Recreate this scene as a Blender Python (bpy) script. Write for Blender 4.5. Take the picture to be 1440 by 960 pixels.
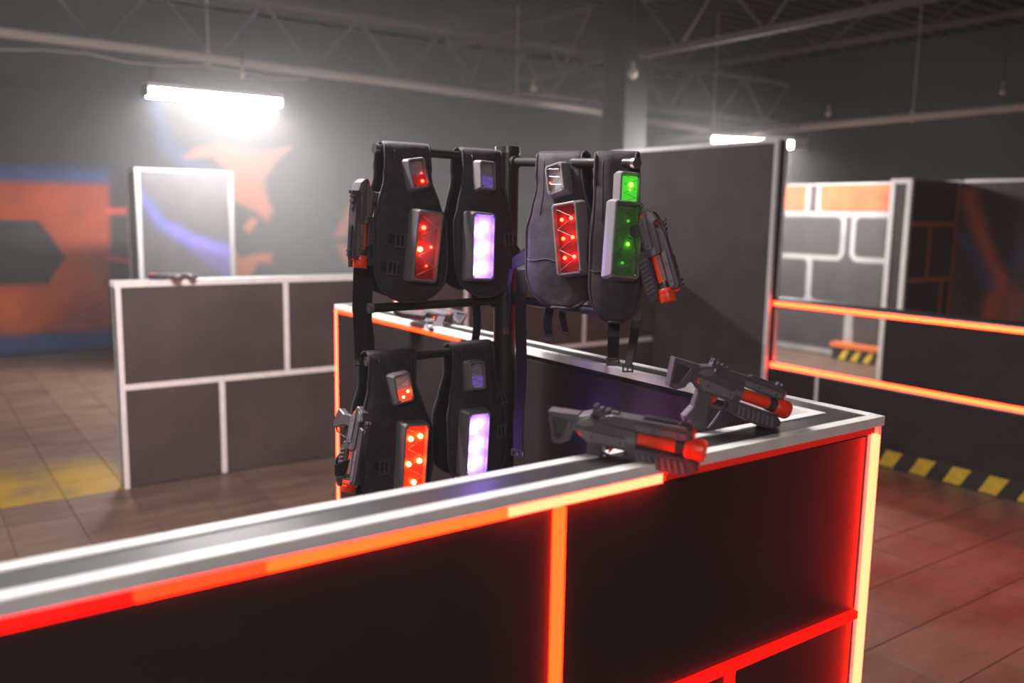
import bpy, bmesh, math, random
import numpy as np
from mathutils import Vector, Matrix
random.seed(7)
scene = bpy.context.scene
COL = scene.collection
for o in list(bpy.data.objects):
    bpy.data.objects.remove(o)

# ------------------------------------------------------------------ camera
CAM_H = 1.6393
cam_d = bpy.data.cameras.new('camera')
cam_d.sensor_width = 36.0
cam_d.lens = 30.643
cam_d.clip_start = 0.05
cam_d.dof.use_dof = True
cam_d.dof.focus_distance = 2.12
cam_d.dof.aperture_fstop = 1.9
cam = bpy.data.objects.new('camera', cam_d)
COL.objects.link(cam)
CR = Vector((0.816925, -0.57651, 0.016409))
CU = Vector((0.069981, 0.127325, 0.989389))
CF = Vector((0.572482, 0.807108, -0.14436))
cam.matrix_world = Matrix(((CR.x, CU.x, -CF.x, 0), (CR.y, CU.y, -CF.y, 0), (CR.z, CU.z, -CF.z, CAM_H), (0, 0, 0, 1)))
scene.camera = cam

# ------------------------------------------------------------------ world: unlit hall full of thin theatrical haze
world = bpy.data.worlds.new('world')
scene.world = world
world.use_nodes = True
wn = world.node_tree
wn.nodes.clear()
wo = wn.nodes.new('ShaderNodeOutputWorld')
wb = wn.nodes.new('ShaderNodeBackground')
wb.inputs[0].default_value = (0, 0, 0, 1)
wb.inputs[1].default_value = 0.0
wn.links.new(wb.outputs[0], wo.inputs[0])
HAZE_DENSITY = 0.095
HAZE_BASE = 0.004
HAZE_ANISO = 0.20

# lamp levels (hall fittings, one added fill tube lamp, strips on the barriers)
TUBE_STRENGTH = 265.0
LED_HOT, LED_ORANGE, LED_RED = 60.0, 16.0, 4.0

vs = scene.view_settings
vs.view_transform = 'Standard'
vs.look = 'None'
vs.gamma = 1.0
vs.use_curve_mapping = False
vs.exposure = 0.0
scene.cycles.use_denoising = True
scene.cycles.max_bounces = 5
scene.cycles.transparent_max_bounces = 12
scene.cycles.volume_bounces = 0

# ------------------------------------------------------------------ materials
M = {}
def mat(name, col, rough=0.6, metal=0.0, noise=0.0, nscale=30.0, bump=0.0, bscale=200.0, spec=0.5, sheen=0.0):
    m = bpy.data.materials.new(name)
    m.use_nodes = True
    nt = m.node_tree
    b = nt.nodes['Principled BSDF']
    b.inputs['Base Color'].default_value = (*col, 1)
    b.inputs['Roughness'].default_value = rough
    b.inputs['Metallic'].default_value = metal
    b.inputs['Specular IOR Level'].default_value = spec
    if sheen:
        b.inputs['Sheen Weight'].default_value = sheen
    tc = nt.nodes.new('ShaderNodeTexCoord')
    if noise:
        n = nt.nodes.new('ShaderNodeTexNoise')
        n.inputs['Scale'].default_value = nscale
        n.inputs['Detail'].default_value = 6
        nt.links.new(tc.outputs['Object'], n.inputs['Vector'])
        r = nt.nodes.new('ShaderNodeMapRange')
        r.inputs[1].default_value = 0.25; r.inputs[2].default_value = 0.75
        r.inputs[3].default_value = 1 - noise; r.inputs[4].default_value = 1 + noise
        nt.links.new(n.outputs['Fac'], r.inputs[0])
        mx = nt.nodes.new('ShaderNodeVectorMath'); mx.operation = 'SCALE'
        mx.inputs[0].default_value = col
        nt.links.new(r.outputs[0], mx.inputs['Scale'])
        nt.links.new(mx.outputs[0], b.inputs['Base Color'])
    if bump:
        n2 = nt.nodes.new('ShaderNodeTexNoise')
        n2.inputs['Scale'].default_value = bscale
        n2.inputs['Detail'].default_value = 4
        nt.links.new(tc.outputs['Object'], n2.inputs['Vector'])
        bp = nt.nodes.new('ShaderNodeBump')
        bp.inputs['Strength'].default_value = bump
        bp.inputs['Distance'].default_value = 0.002
        nt.links.new(n2.outputs['Fac'], bp.inputs['Height'])
        nt.links.new(bp.outputs[0], b.inputs['Normal'])
    M[name] = m
    return m
def emis(name, col, strength):
    m = bpy.data.materials.new(name)
    m.use_nodes = True
    nt = m.node_tree
    b = nt.nodes['Principled BSDF']
    b.inputs['Base Color'].default_value = (*[min(1, c) * 0.2 for c in col], 1)
    b.inputs['Emission Color'].default_value = (*col, 1)
    b.inputs['Emission Strength'].default_value = strength
    M[name] = m
    return m
def clear(name, tint, refl=0.12, rough=0.12):
    m = bpy.data.materials.new(name)
    m.use_nodes = True
    nt = m.node_tree
    nt.nodes.clear()
    o = nt.nodes.new('ShaderNodeOutputMaterial')
    t = nt.nodes.new('ShaderNodeBsdfTransparent'); t.inputs[0].default_value = (*tint, 1)
    g = nt.nodes.new('ShaderNodeBsdfGlossy'); g.inputs['Roughness'].default_value = rough
    g.inputs[0].default_value = (0.9, 0.9, 0.9, 1)
    mx = nt.nodes.new('ShaderNodeMixShader'); mx.inputs[0].default_value = refl
    nt.links.new(t.outputs[0], mx.inputs[1]); nt.links.new(g.outputs[0], mx.inputs[2])
    nt.links.new(mx.outputs[0], o.inputs[0])
    M[name] = m
    return m

def panel_mat(name, col, rough, wear=0.5):
    """dark laminated board: faint mottling, a few pale scuffs and scratches"""
    m = mat(name, col, rough, bump=0.05, bscale=60, spec=0.35)
    nt = m.node_tree
    b = nt.nodes['Principled BSDF']
    tc = nt.nodes.new('ShaderNodeTexCoord')
    n = nt.nodes.new('ShaderNodeTexNoise'); n.inputs['Scale'].default_value = 2.2; n.inputs['Detail'].default_value = 8
    n.inputs['Roughness'].default_value = 0.65
    nt.links.new(tc.outputs['Object'], n.inputs['Vector'])
    r1 = nt.nodes.new('ShaderNodeValToRGB')
    r1.color_ramp.elements[0].position = 0.35; r1.color_ramp.elements[0].color = (*[c * 0.75 for c in col], 1)
    r1.color_ramp.elements[1].position = 0.75; r1.color_ramp.elements[1].color = (*[c * 1.35 for c in col], 1)
    nt.links.new(n.outputs['Fac'], r1.inputs[0])
    v = nt.nodes.new('ShaderNodeTexNoise'); v.inputs['Scale'].default_value = 9.0; v.inputs['Detail'].default_value = 10
    v.inputs['Roughness'].default_value = 0.8
    mp = nt.nodes.new('ShaderNodeMapping'); mp.inputs['Scale'].default_value = (1, 1, 0.55)
    nt.links.new(tc.outputs['Object'], mp.inputs[0]); nt.links.new(mp.outputs[0], v.inputs['Vector'])
    r2 = nt.nodes.new('ShaderNodeMapRange')
    r2.inputs[1].default_value = 0.70; r2.inputs[2].default_value = 0.78; r2.inputs[3].default_value = 0; r2.inputs[4].default_value = wear
    nt.links.new(v.outputs['Fac'], r2.inputs[0])
    mx = nt.nodes.new('ShaderNodeMix'); mx.data_type = 'RGBA'
    nt.links.new(r2.outputs[0], mx.inputs[0]); nt.links.new(r1.outputs[0], mx.inputs[6])
    mx.inputs[7].default_value = (0.22, 0.2, 0.2, 1)
    nt.links.new(mx.outputs[2], b.inputs['Base Color'])
    return m

panel_mat('board_black', (0.022, 0.018, 0.019), 0.45, 0.5)
panel_mat('board_brown', (0.066, 0.050, 0.049), 0.55, 0.3)
panel_mat('top_black', (0.035, 0.034, 0.036), 0.33, 0.25)
mat('core_dark', (0.02, 0.018, 0.018), 0.7)
mat('trim_white', (0.76, 0.73, 0.72), 0.28, noise=0.10, nscale=18)
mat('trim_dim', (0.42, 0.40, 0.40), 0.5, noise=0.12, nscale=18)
mat('trim_darkened', (0.22, 0.21, 0.21), 0.5, noise=0.12, nscale=18)  # white frame trim, colour darkened to offset the lamp hanging close by
mat('trim_orange', (0.62, 0.11, 0.035), 0.55)
mat('steel_dark', (0.05, 0.045, 0.045), 0.35, metal=0.6)
mat('steel_cap', (0.55, 0.5, 0.5), 0.25, metal=0.9)
mat('truss_paint', (0.13, 0.10, 0.08), 0.6, noise=0.2, nscale=6)
mat('conduit_paint', (0.45, 0.40, 0.37), 0.5)
mat('deck', (0.055, 0.05, 0.048), 0.45, metal=0.3)
mat('column_dark', (0.009, 0.008, 0.009), 0.6)
mat('wall_dark', (0.018, 0.017, 0.018), 0.8, noise=0.25, nscale=2)
mat('lamp_white', (0.7, 0.7, 0.68), 0.4)
mat('bulb_glass', (0.75, 0.62, 0.52), 0.15)
mat('wire', (0.06, 0.055, 0.05), 0.6)
mat('fabric', (0.036, 0.029, 0.034), 0.72, noise=0.3, nscale=40, bump=0.8, bscale=55, spec=0.3)
mat('fabric_back', (0.020, 0.017, 0.020), 0.9, bump=0.8, bscale=55, spec=0.1)
mat('piping', (0.045, 0.038, 0.043), 0.6, spec=0.2)
mat('webbing', (0.022, 0.019, 0.022), 0.7, bump=0.5, bscale=900, spec=0.15)
mat('buckle', (0.09, 0.08, 0.088), 0.25)
mat('housing', (0.19, 0.165, 0.175), 0.38, noise=0.08, nscale=90)
mat('housing_dark', (0.20, 0.18, 0.185), 0.4, noise=0.1, nscale=90)
mat('screw', (0.35, 0.34, 0.34), 0.3, metal=0.9)
mat('gun_grey', (0.088, 0.066, 0.080), 0.42, noise=0.06, nscale=80)
mat('gun_light', (0.155, 0.132, 0.145), 0.42, noise=0.06, nscale=80)
mat('gun_dark', (0.045, 0.042, 0.045), 0.4)
mat('gun_orange', (0.95, 0.055, 0.014), 0.35)
mat('gun_lens', (0.02, 0.02, 0.03), 0.08)
mat('tape_black', (0.025, 0.023, 0.022), 0.5)
mat('tape_yellow', (0.62, 0.40, 0.03), 0.5, noise=0.15, nscale=25)
mat('orange_board', (0.60, 0.15, 0.04), 0.6)
mat('paper', (0.8, 0.78, 0.75), 0.7)
emis('tube', (1.0, 0.955, 0.94), TUBE_STRENGTH)
emis('led_hot', (1.0, 0.015, 0.006), LED_HOT)
emis('led_orange', (1.0, 0.016, 0.002), LED_ORANGE)
emis('led_far', (1.0, 0.024, 0.005), LED_ORANGE * 1.7)
emis('led_red', (1.0, 0.002, 0.001), LED_RED)
emis('led_mid', (1.0, 0.011, 0.002), LED_ORANGE * 0.55)
emis('led_off_glow', (1.0, 0.02, 0.01), 0.35)  # faint emission paints red light onto a strip that is off
clear('cover_clear', (0.92, 0.92, 0.92), 0.14, 0.10)
clear('cover_rib', (0.8, 0.8, 0.8), 0.30, 0.35)
clear('cover_green', (0.80, 0.95, 0.78), 0.14, 0.10)
emis('red_led', (1.0, 0.035, 0.012), 26.0)
emis('amber_led', (1.0, 0.11, 0.02), 75.0)
emis('violet_led', (0.36, 0.18, 1.0), 130.0)
emis('green_led', (0.16, 1.0, 0.02), 14.0)
emis('green_dim', (0.10, 0.8, 0.05), 0.9)
emis('red_glow', (1.0, 0.02, 0.02), 0.30)
emis('red_glow_strong', (1.0, 0.03, 0.008), 2.5)
emis('violet_glow', (0.40, 0.28, 1.0), 3.2)
emis('violet_dim', (0.40, 0.26, 1.0), 0.32)
mat('board_grey', (0.45, 0.42, 0.43), 0.35, noise=0.2, nscale=60)
mat('board_red', (0.35, 0.012, 0.015), 0.4, noise=0.3, nscale=40)
mat('board_bright', (0.75, 0.07, 0.03), 0.45)
mat('board_white', (0.75, 0.74, 0.78), 0.5)
mat('board_green', (0.14, 0.26, 0.10), 0.3, noise=0.4, nscale=50)

def mural_mat():
    m = bpy.data.materials.new('mural_paint')
    m.use_nodes = True
    nt = m.node_tree
    b = nt.nodes['Principled BSDF']
    b.inputs['Roughness'].default_value = 0.75
    a = nt.nodes.new('ShaderNodeAttribute'); a.attribute_name = 'paint'
    n = nt.nodes.new('ShaderNodeTexNoise'); n.inputs['Scale'].default_value = 4.0; n.inputs['Detail'].default_value = 6
    tc = nt.nodes.new('ShaderNodeTexCoord'); nt.links.new(tc.outputs['Object'], n.inputs['Vector'])
    r = nt.nodes.new('ShaderNodeMapRange'); r.inputs[1].default_value = 0.3; r.inputs[2].default_value = 0.7
    r.inputs[3].default_value = 0.82; r.inputs[4].default_value = 1.15
    nt.links.new(n.outputs['Fac'], r.inputs[0])
    s = nt.nodes.new('ShaderNodeVectorMath'); s.operation = 'SCALE'
    nt.links.new(a.outputs['Color'], s.inputs[0]); nt.links.new(r.outputs[0], s.inputs['Scale'])
    nt.links.new(s.outputs[0], b.inputs['Base Color'])
    M['mural'] = m
mural_mat()

def tile_mat():
    m = bpy.data.materials.new('floor_tile')
    m.use_nodes = True
    nt = m.node_tree
    b = nt.nodes['Principled BSDF']
    b.inputs['Roughness'].default_value = 0.42
    b.inputs['Specular IOR Level'].default_value = 0.4
    g = nt.nodes.new('ShaderNodeNewGeometry')
    oi = nt.nodes.new('ShaderNodeObjectInfo')
    n = nt.nodes.new('ShaderNodeTexNoise'); n.inputs['Scale'].default_value = 3.0; n.inputs['Detail'].default_value = 9
    n.inputs['Roughness'].default_value = 0.7
    mp = nt.nodes.new('ShaderNodeMapping'); mp.inputs['Scale'].default_value = (0.6, 2.2, 1)
    nt.links.new(g.outputs['Position'], mp.inputs[0]); nt.links.new(mp.outputs[0], n.inputs['Vector'])
    cr = nt.nodes.new('ShaderNodeValToRGB')
    cr.color_ramp.elements[0].position = 0.3; cr.color_ramp.elements[0].color = (0.070, 0.043, 0.031, 1)
    cr.color_ramp.elements[1].position = 0.72; cr.color_ramp.elements[1].color = (0.185, 0.117, 0.084, 1)
    nt.links.new(n.outputs['Fac'], cr.inputs[0])
    rr = nt.nodes.new('ShaderNodeMapRange'); rr.inputs[3].default_value = 0.85; rr.inputs[4].default_value = 1.12
    nt.links.new(oi.outputs['Random'], rr.inputs[0])
    sc = nt.nodes.new('ShaderNodeVectorMath'); sc.operation = 'SCALE'
    nt.links.new(cr.outputs[0], sc.inputs[0]); nt.links.new(rr.outputs[0], sc.inputs['Scale'])
    # worn yellow safety paint on the floor left of the long barrier
    sp = nt.nodes.new('ShaderNodeSeparateXYZ'); nt.links.new(g.outputs['Position'], sp.inputs[0])
    def ramp(src, a, b_):
        q = nt.nodes.new('ShaderNodeMapRange'); q.inputs[1].default_value = a; q.inputs[2].default_value = b_
        q.interpolation_type = 'SMOOTHSTEP'
        nt.links.new(src, q.inputs[0]); return q.outputs[0]
    def mul(a, b_):
        q = nt.nodes.new('ShaderNodeMath'); q.operation = 'MULTIPLY'
        nt.links.new(a, q.inputs[0]); nt.links.new(b_, q.inputs[1]); return q.outputs[0]
    n2 = nt.nodes.new('ShaderNodeTexNoise'); n2.inputs['Scale'].default_value = 2.5; n2.inputs['Detail'].default_value = 5
    nt.links.new(g.outputs['Position'], n2.inputs['Vector'])
    wear = ramp(n2.outputs['Fac'], 0.22, 0.55)
    k = mul(mul(ramp(sp.outputs['Y'], 5.345, 5.352), ramp(sp.outputs['Y'], 6.35, 5.75)), ramp(sp.outputs['X'], 1.12, 1.0))
    k = mul(k, wear)
    mx = nt.nodes.new('ShaderNodeMix'); mx.data_type = 'RGBA'
    nt.links.new(k, mx.inputs[0]); nt.links.new(sc.outputs[0], mx.inputs[6]); mx.inputs[7].default_value = (0.34, 0.20, 0.015, 1)
    nt.links.new(mx.outputs[2], b.inputs['Base Color'])
    M['tile'] = m
tile_mat()
mat('grout', (0.05, 0.035, 0.028), 0.8)

# ------------------------------------------------------------------ mesh helpers
class MB:
    def __init__(self):
        self.v = []; self.f = []
    def add(self, vs_, fs):
        n = len(self.v)
        self.v += [tuple(v) for v in vs_]
        self.f += [tuple(i + n for i in f) for f in fs]
        return self
    def box(self, lo, hi, mtx=None):
        x0, y0, z0 = lo; x1, y1, z1 = hi
        vs_ = [Vector(p) for p in ((x0,y0,z0),(x1,y0,z0),(x1,y1,z0),(x0,y1,z0),(x0,y0,z1),(x1,y0,z1),(x1,y1,z1),(x0,y1,z1))]
        if mtx: vs_ = [mtx @ v for v in vs_]
        return self.add(vs_, [(0,3,2,1),(4,5,6,7),(0,1,5,4),(1,2,6,5),(2,3,7,6),(3,0,4,7)])
    def cyl(self, p0, p1, r0, r1=None, n=14, caps=True):
        p0 = Vector(p0); p1 = Vector(p1); r1 = r0 if r1 is None else r1
        d = (p1 - p0).normalized()
        a = d.orthogonal().normalized(); b = d.cross(a)
        vs_ = []
        for p, r in ((p0, r0), (p1, r1)):
            for i in range(n):
                t = 2 * math.pi * i / n
                vs_.append(p + a * r * math.cos(t) + b * r * math.sin(t))
        fs = [(i, (i + 1) % n, n + (i + 1) % n, n + i) for i in range(n)]
        if caps: fs += [tuple(range(n))[::-1], tuple(range(n, 2 * n))]
        return self.add(vs_, fs)
    def tube(self, pts, r, n=8, closed=False):
        pts = [Vector(p) for p in pts]; m = len(pts); vs_ = []
        prev = None
        for i, p in enumerate(pts):
            q0 = pts[(i - 1) % m] if (closed or i > 0) else p
            q1 = pts[(i + 1) % m] if (closed or i < m - 1) else p
            d = (q1 - q0).normalized()
            if prev is None: a = d.orthogonal().normalized()
            else:
                a = prev - d * prev.dot(d)
                a = a.normalized() if a.length > 1e-6 else d.orthogonal().normalized()
            prev = a; b = d.cross(a)
            for k in range(n):
                t = 2 * math.pi * k / n
                vs_.append(p + a * r * math.cos(t) + b * r * math.sin(t))
        fs = []
        for i in range(m if closed else m - 1):
            j = (i + 1) % m
            for k in range(n):
                l = (k + 1) % n
                fs.append((i * n + k, i * n + l, j * n + l, j * n + k))
        if not closed: fs += [tuple(range(n))[::-1], tuple(range((m - 1) * n, m * n))]
        return self.add(vs_, fs)
    def lathe_x(self, prof, c, n=24):
        """profile of (x, r) pairs about an axis along x through c=(y,z)"""
        vs_ = []
        for x, r in prof:
            for k in range(n):
                t = 2 * math.pi * k / n
                vs_.append((x, c[0] + r * math.cos(t), c[1] + r * math.sin(t)))
        fs = []
        for i in range(len(prof) - 1):
            for k in range(n):
                l = (k + 1) % n
                fs.append((i * n + k, i * n + l, (i + 1) * n + l, (i + 1) * n + k))
        return self.add(vs_, fs)
    def prism(self, poly, y0, y1, inset=0.0):
        """XZ polygon extruded along y; inset chamfers both y ends"""
        n = len(poly); cx = sum(p[0] for p in poly) / n; cz = sum(p[1] for p in poly) / n
        def ring(y, s):
            out = []
            for i, (x, z) in enumerate(poly):
                if s:
                    d = Vector((cx - x, cz - z)); d = d.normalized() * s if d.length > s else d
                    x += d.x; z += d.y
                out.append((x, y, z))
            return out
        if inset:
            rs = [ring(y0, inset), ring(y0 + inset, 0), ring(y1 - inset, 0), ring(y1, inset)]
        else:
            rs = [ring(y0, 0), ring(y1, 0)]
        vs_ = [v for r in rs for v in r]
        fs = [tuple(range(n)), tuple(range((len(rs) - 1) * n, len(rs) * n))[::-1]]
        for i in range(len(rs) - 1):
            for k in range(n):
                l = (k + 1) % n
                fs.append((i * n + k, (i + 1) * n + k, (i + 1) * n + l, i * n + l))
        return self.add(vs_, fs)
    def ring_prism(self, outer, inner, y0, y1):
        n = len(outer)
        vs_ = [(x, y, z) for y in (y0, y1) for P in (outer, inner) for x, z in P]
        fs = []
        for k in range(n):
            l = (k + 1) % n
            fs += [(k, l, n + l, n + k), (2*n + k, 3*n + k, 3*n + l, 2*n + l),
                   (k, 2*n + k, 2*n + l, l), (n + k, n + l, 3*n + l, 3*n + k)]
        return self.add(vs_, fs)
    def ribbon(self, pts, width, thick=0.002, wdir=(1, 0, 0), twist=None):
        """flat strap of given width along a path"""
        pts = [Vector(p) for p in pts]; m = len(pts); vs_ = []
        w0 = Vector(wdir).normalized()
        for i, p in enumerate(pts):
            d = (pts[min(i + 1, m - 1)] - pts[max(i - 1, 0)]).normalized()
            w = w0
            if twist: w = Matrix.Rotation(twist * i / max(1, m - 1), 3, d) @ w
            w = (w - d * w.dot(d)).normalized(); nn = d.cross(w)
            for sx, sn in ((-1, -1), (1, -1), (1, 1), (-1, 1)):
                vs_.append(p + w * (width / 2 * sx) + nn * (thick / 2 * sn))
        fs = [(0, 3, 2, 1), tuple(4 * (m - 1) + k for k in (0, 1, 2, 3))]
        for i in range(m - 1):
            for k in range(4):
                l = (k + 1) % 4
                fs.append((4*i + k, 4*i + l, 4*i + 4 + l, 4*i + 4 + k))
        return self.add(vs_, fs)
    def sphere(self, c, r, n=10, m=8, sy=1.0):
        vs_ = []
        for i in range(m + 1):
            ph = math.pi * i / m
            for k in range(n):
                t = 2 * math.pi * k / n
                vs_.append((c[0] + r*math.sin(ph)*math.cos(t), c[1] + sy*r*math.cos(ph), c[2] + r*math.sin(ph)*math.sin(t)))
        fs = []
        for i in range(m):
            for k in range(n):
                l = (k + 1) % n
                fs.append((i*n + k, (i+1)*n + k, (i+1)*n + l, i*n + l))
        return self.add(vs_, fs)
    def build(self, name, material, parent=None, smooth=False, bevel=0.0, seg=2):
        me = bpy.data.meshes.new(name)
        me.from_pydata(self.v, [], self.f)
        bm = bmesh.new(); bm.from_mesh(me)
        bmesh.ops.remove_doubles(bm, verts=bm.verts, dist=1e-6)
        bmesh.ops.recalc_face_normals(bm, faces=bm.faces)
        bm.to_mesh(me); bm.free()
        me.materials.append(M[material])
        if smooth:
            for p in me.polygons: p.use_smooth = True
        o = bpy.data.objects.new(name, me)
        COL.objects.link(o)
        if parent: o.parent = parent
        if smooth == 'auto':
            md = o.modifiers.new('split', 'EDGE_SPLIT'); md.split_angle = math.radians(38)
        if bevel:
            md = o.modifiers.new('bevel', 'BEVEL'); md.width = bevel; md.segments = seg; md.limit_method = 'ANGLE'
            md.angle_limit = math.radians(40)
        return o

def empty(name, loc=(0, 0, 0)):
    o = bpy.data.objects.new(name, None)
    o.empty_display_size = 0.1
    COL.objects.link(o); o.location = loc
    return o
def tag(o, label=None, cat=None, group=None, kind=None):
    if label: o['label'] = label
    if cat: o['category'] = cat
    if group: o['group'] = group
    if kind: o['kind'] = kind
    return o
def bpart(name, lo, hi, material, parent, bevel=0.0):
    return MB().box(lo, hi).build(name, material, parent, bevel=bevel)

# ------------------------------------------------------------------ painted walls
def sd_poly(px, pz, poly):
    """signed distance of points to a polygon (negative inside)"""
    d = np.full(px.shape, 1e9); inside = np.zeros(px.shape, bool)
    n = len(poly)
    for i in range(n):
        ax, az = poly[i]; bx, bz = poly[(i + 1) % n]
        ex, ez = bx - ax, bz - az
        t = np.clip(((px - ax) * ex + (pz - az) * ez) / (ex*ex + ez*ez + 1e-12), 0, 1)
        d = np.minimum(d, np.hypot(px - ax - t*ex, pz - az - t*ez))
        cond = ((az > pz) != (bz > pz))
        xx = ex * (pz - az) / (ez if abs(ez) > 1e-12 else 1e-12) + ax
        inside ^= cond & (px < xx)
    return np.where(inside, -d, d)
def sd_line(px, pz, pts, closed=False):
    d = np.full(px.shape, 1e9)
    for i in range(len(pts) - (0 if closed else 1)):
        ax, az = pts[i]; bx, bz = pts[(i + 1) % len(pts)]
        ex, ez = bx - ax, bz - az
        t = np.clip(((px - ax) * ex + (pz - az) * ez) / (ex*ex + ez*ez + 1e-12), 0, 1)
        d = np.minimum(d, np.hypot(px - ax - t*ex, pz - az - t*ez))
    return d
def painted_sheet(name, fn, a0, a1, z0, z1, step, base, shapes, parent, depth_fn, off=-1):
    """grid sheet a x z; shapes = ('poly'|'line', pts, colour, softness, halfwidth, alpha); fn(a,z,d)->xyz; closed at the back"""
    na = max(2, int((a1 - a0) / step)); nz = max(2, int((z1 - z0) / step))
    A, Z = np.meshgrid(np.linspace(a0, a1, na + 1), np.linspace(z0, z1, nz + 1), indexing='ij')
    C = np.empty(A.shape + (3,)); C[:] = base
    for kind, pts, col, soft, hw, alpha in shapes:
        d = sd_poly(A, Z, pts) if kind == 'poly' else sd_line(A, Z, pts) - hw
        k = np.clip(0.5 - d / max(soft, 1e-4), 0, 1)
        k = (k * k * (3 - 2 * k) * alpha)[..., None]
        C = C * (1 - k) + np.array(col) * k
    verts = [fn(a, z) for a, z in zip(A.ravel(), Z.ravel())]
    w = nz + 1
    faces = [(i*w + j, (i+1)*w + j, (i+1)*w + j + 1, i*w + j + 1) for i in range(na) for j in range(nz)]
    me = bpy.data.meshes.new(name)
    me.from_pydata(verts, [], faces)
    at = me.attributes.new('paint', 'FLOAT_COLOR', 'POINT')
    at.data.foreach_set('color', np.concatenate([C, np.ones(A.shape + (1,))], -1).ravel().astype(np.float32))
    me.materials.append(M['mural'])
    o = bpy.data.objects.new(name, me); COL.objects.link(o)
    if parent: o.parent = parent
    sol = o.modifiers.new('thick', 'SOLIDIFY'); sol.thickness = depth_fn; sol.offset = off
    return o

ORANGE = (0.50, 0.115, 0.04); BLUE = (0.03, 0.055, 0.15); DARK = (0.030, 0.027, 0.029); WHITE = (0.31, 0.30, 0.29)
ROOM_X0, ROOM_X1, ROOM_Y0, ROOM_Y1, ROOF = -5.0, 11.2, -4.0, 10.95, 4.0

# back wall with the painted mural
shapes = [
    ('poly', [(-0.3, 0.02), (2.06, 0.02), (2.06, 0.26), (-0.3, 0.24)], BLUE, 0.12, 0, 0.9),
    ('poly', [(-0.6, 1.88), (2.09, 1.88), (2.09, 2.06), (-0.6, 2.04)], BLUE, 0.14, 0, 0.85),
    ('poly', [(-0.6, 0.26), (2.02, 0.24), (2.07, 1.90), (-0.6, 1.90)], (0.30, 0.050, 0.017), 0.10, 0, 1.0),
    ('poly', [(0.7, 0.30), (1.15, 0.30), (1.25, 0.62), (0.9, 0.7)], (0.48, 0.10, 0.025), 0.35, 0, 0.8),
    ('poly', [(1.35, 0.26), (2.0, 0.26), (1.9, 0.55), (1.6, 0.42)], (0.10, 0.03, 0.03), 0.25, 0, 0.7),
    ('poly', [(0.3, 0.24), (0.9, 0.24), (0.8, 0.40), (0.3, 0.4)], (0.10, 0.03, 0.03), 0.2, 0, 0.7),
    ('poly', [(-0.2, 1.485), (1.34, 1.485), (1.585, 1.08), (1.385, 0.78), (-0.2, 0.79)], DARK, 0.03, 0, 1.0),
    ('line', [(2.05, 1.60), (2.75, 1.60)], (0.55, 0.06, 0.04), 0.03, 0.035, 0.9),
    ('line', [(2.02, 1.07), (2.6, 0.96), (2.6, 0.2)], (0.55, 0.06, 0.04), 0.03, 0.035, 0.9),
    ('line', [(2.6, 2.9), (2.75, 2.35), (3.15, 2.05)], (0.04, 0.09, 0.28), 0.35, 0.06, 0.8),
    ('poly', [(2.92, 2.24), (3.05, 2.36), (3.35, 2.45), (3.75, 2.38), (4.0, 2.40), (4.25, 2.44), (4.02, 2.22), (3.90, 2.02), (3.93, 1.80),
              (4.0, 1.62), (3.92, 1.50), (3.80, 1.60), (3.55, 1.72), (3.40, 1.74), (3.44, 2.10), (3.25, 2.28)], ORANGE, 0.10, 0, 0.95),
    ('poly', [(3.60, 1.42), (3.70, 1.54), (3.80, 1.52), (3.74, 1.42), (3.68, 1.34)], ORANGE, 0.06, 0, 0.95),
    ('poly', [(3.46, 0.80), (3.46, 1.18), (3.56, 1.05), (3.80, 1.10), (3.98, 1.10), (3.96, 0.96), (3.78, 0.98), (3.70, 0.82)], ORANGE, 0.07, 0, 0.95),
    ('poly', [(4.82, 1.30), (4.98, 1.62), (5.2, 1.95), (5.5, 2.15), (5.4, 1.8), (5.15, 1.55), (5.0, 1.3)], ORANGE, 0.12, 0, 0.9),
    ('poly', [(4.86, 1.20), (5.1, 1.20), (5.3, 1.5), (5.6, 1.55), (5.4, 0.95), (5.0, 0.9)], ORANGE, 0.12, 0, 0.9),
]
wb_ = painted_sheet('wall_back', lambda a, z: (a, ROOM_Y1, z), ROOM_X0, ROOM_X1, 0, ROOF, 0.03, (0.019, 0.018, 0.020), shapes, None, 0.12)
tag(wb_, kind='structure')
for nm, lo, hi in (('wall_right', (ROOM_X1, ROOM_Y0, 0), (ROOM_X1 + 0.12, ROOM_Y1, ROOF)),
                   ('wall_left', (ROOM_X0 - 0.12, ROOM_Y0, 0), (ROOM_X0, ROOM_Y1, ROOF)),
                   ('wall_front', (ROOM_X0, ROOM_Y0 - 0.12, 0), (ROOM_X1, ROOM_Y0, ROOF))):
    tag(bpart(nm, lo, hi, 'wall_dark', None), kind='structure')

# ceiling: ribbed steel deck
mb = MB()
pts = []
y = ROOM_Y0
while y < ROOM_Y1:
    pts += [(y, ROOF), (y + 0.09, ROOF), (y + 0.11, ROOF + 0.05), (y + 0.20, ROOF + 0.05)]
    y += 0.22
vs_ = [(x, min(p[0], ROOM_Y1), p[1]) for x in (ROOM_X0, ROOM_X1) for p in pts]
n = len(pts)
mb.add(vs_, [(i, i + 1, n + i + 1, n + i) for i in range(n - 1)])
ceil = mb.build('ceiling', 'deck')
s_ = ceil.modifiers.new('thick', 'SOLIDIFY'); s_.thickness = 0.004; s_.offset = 1
tag(ceil, kind='structure')

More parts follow.
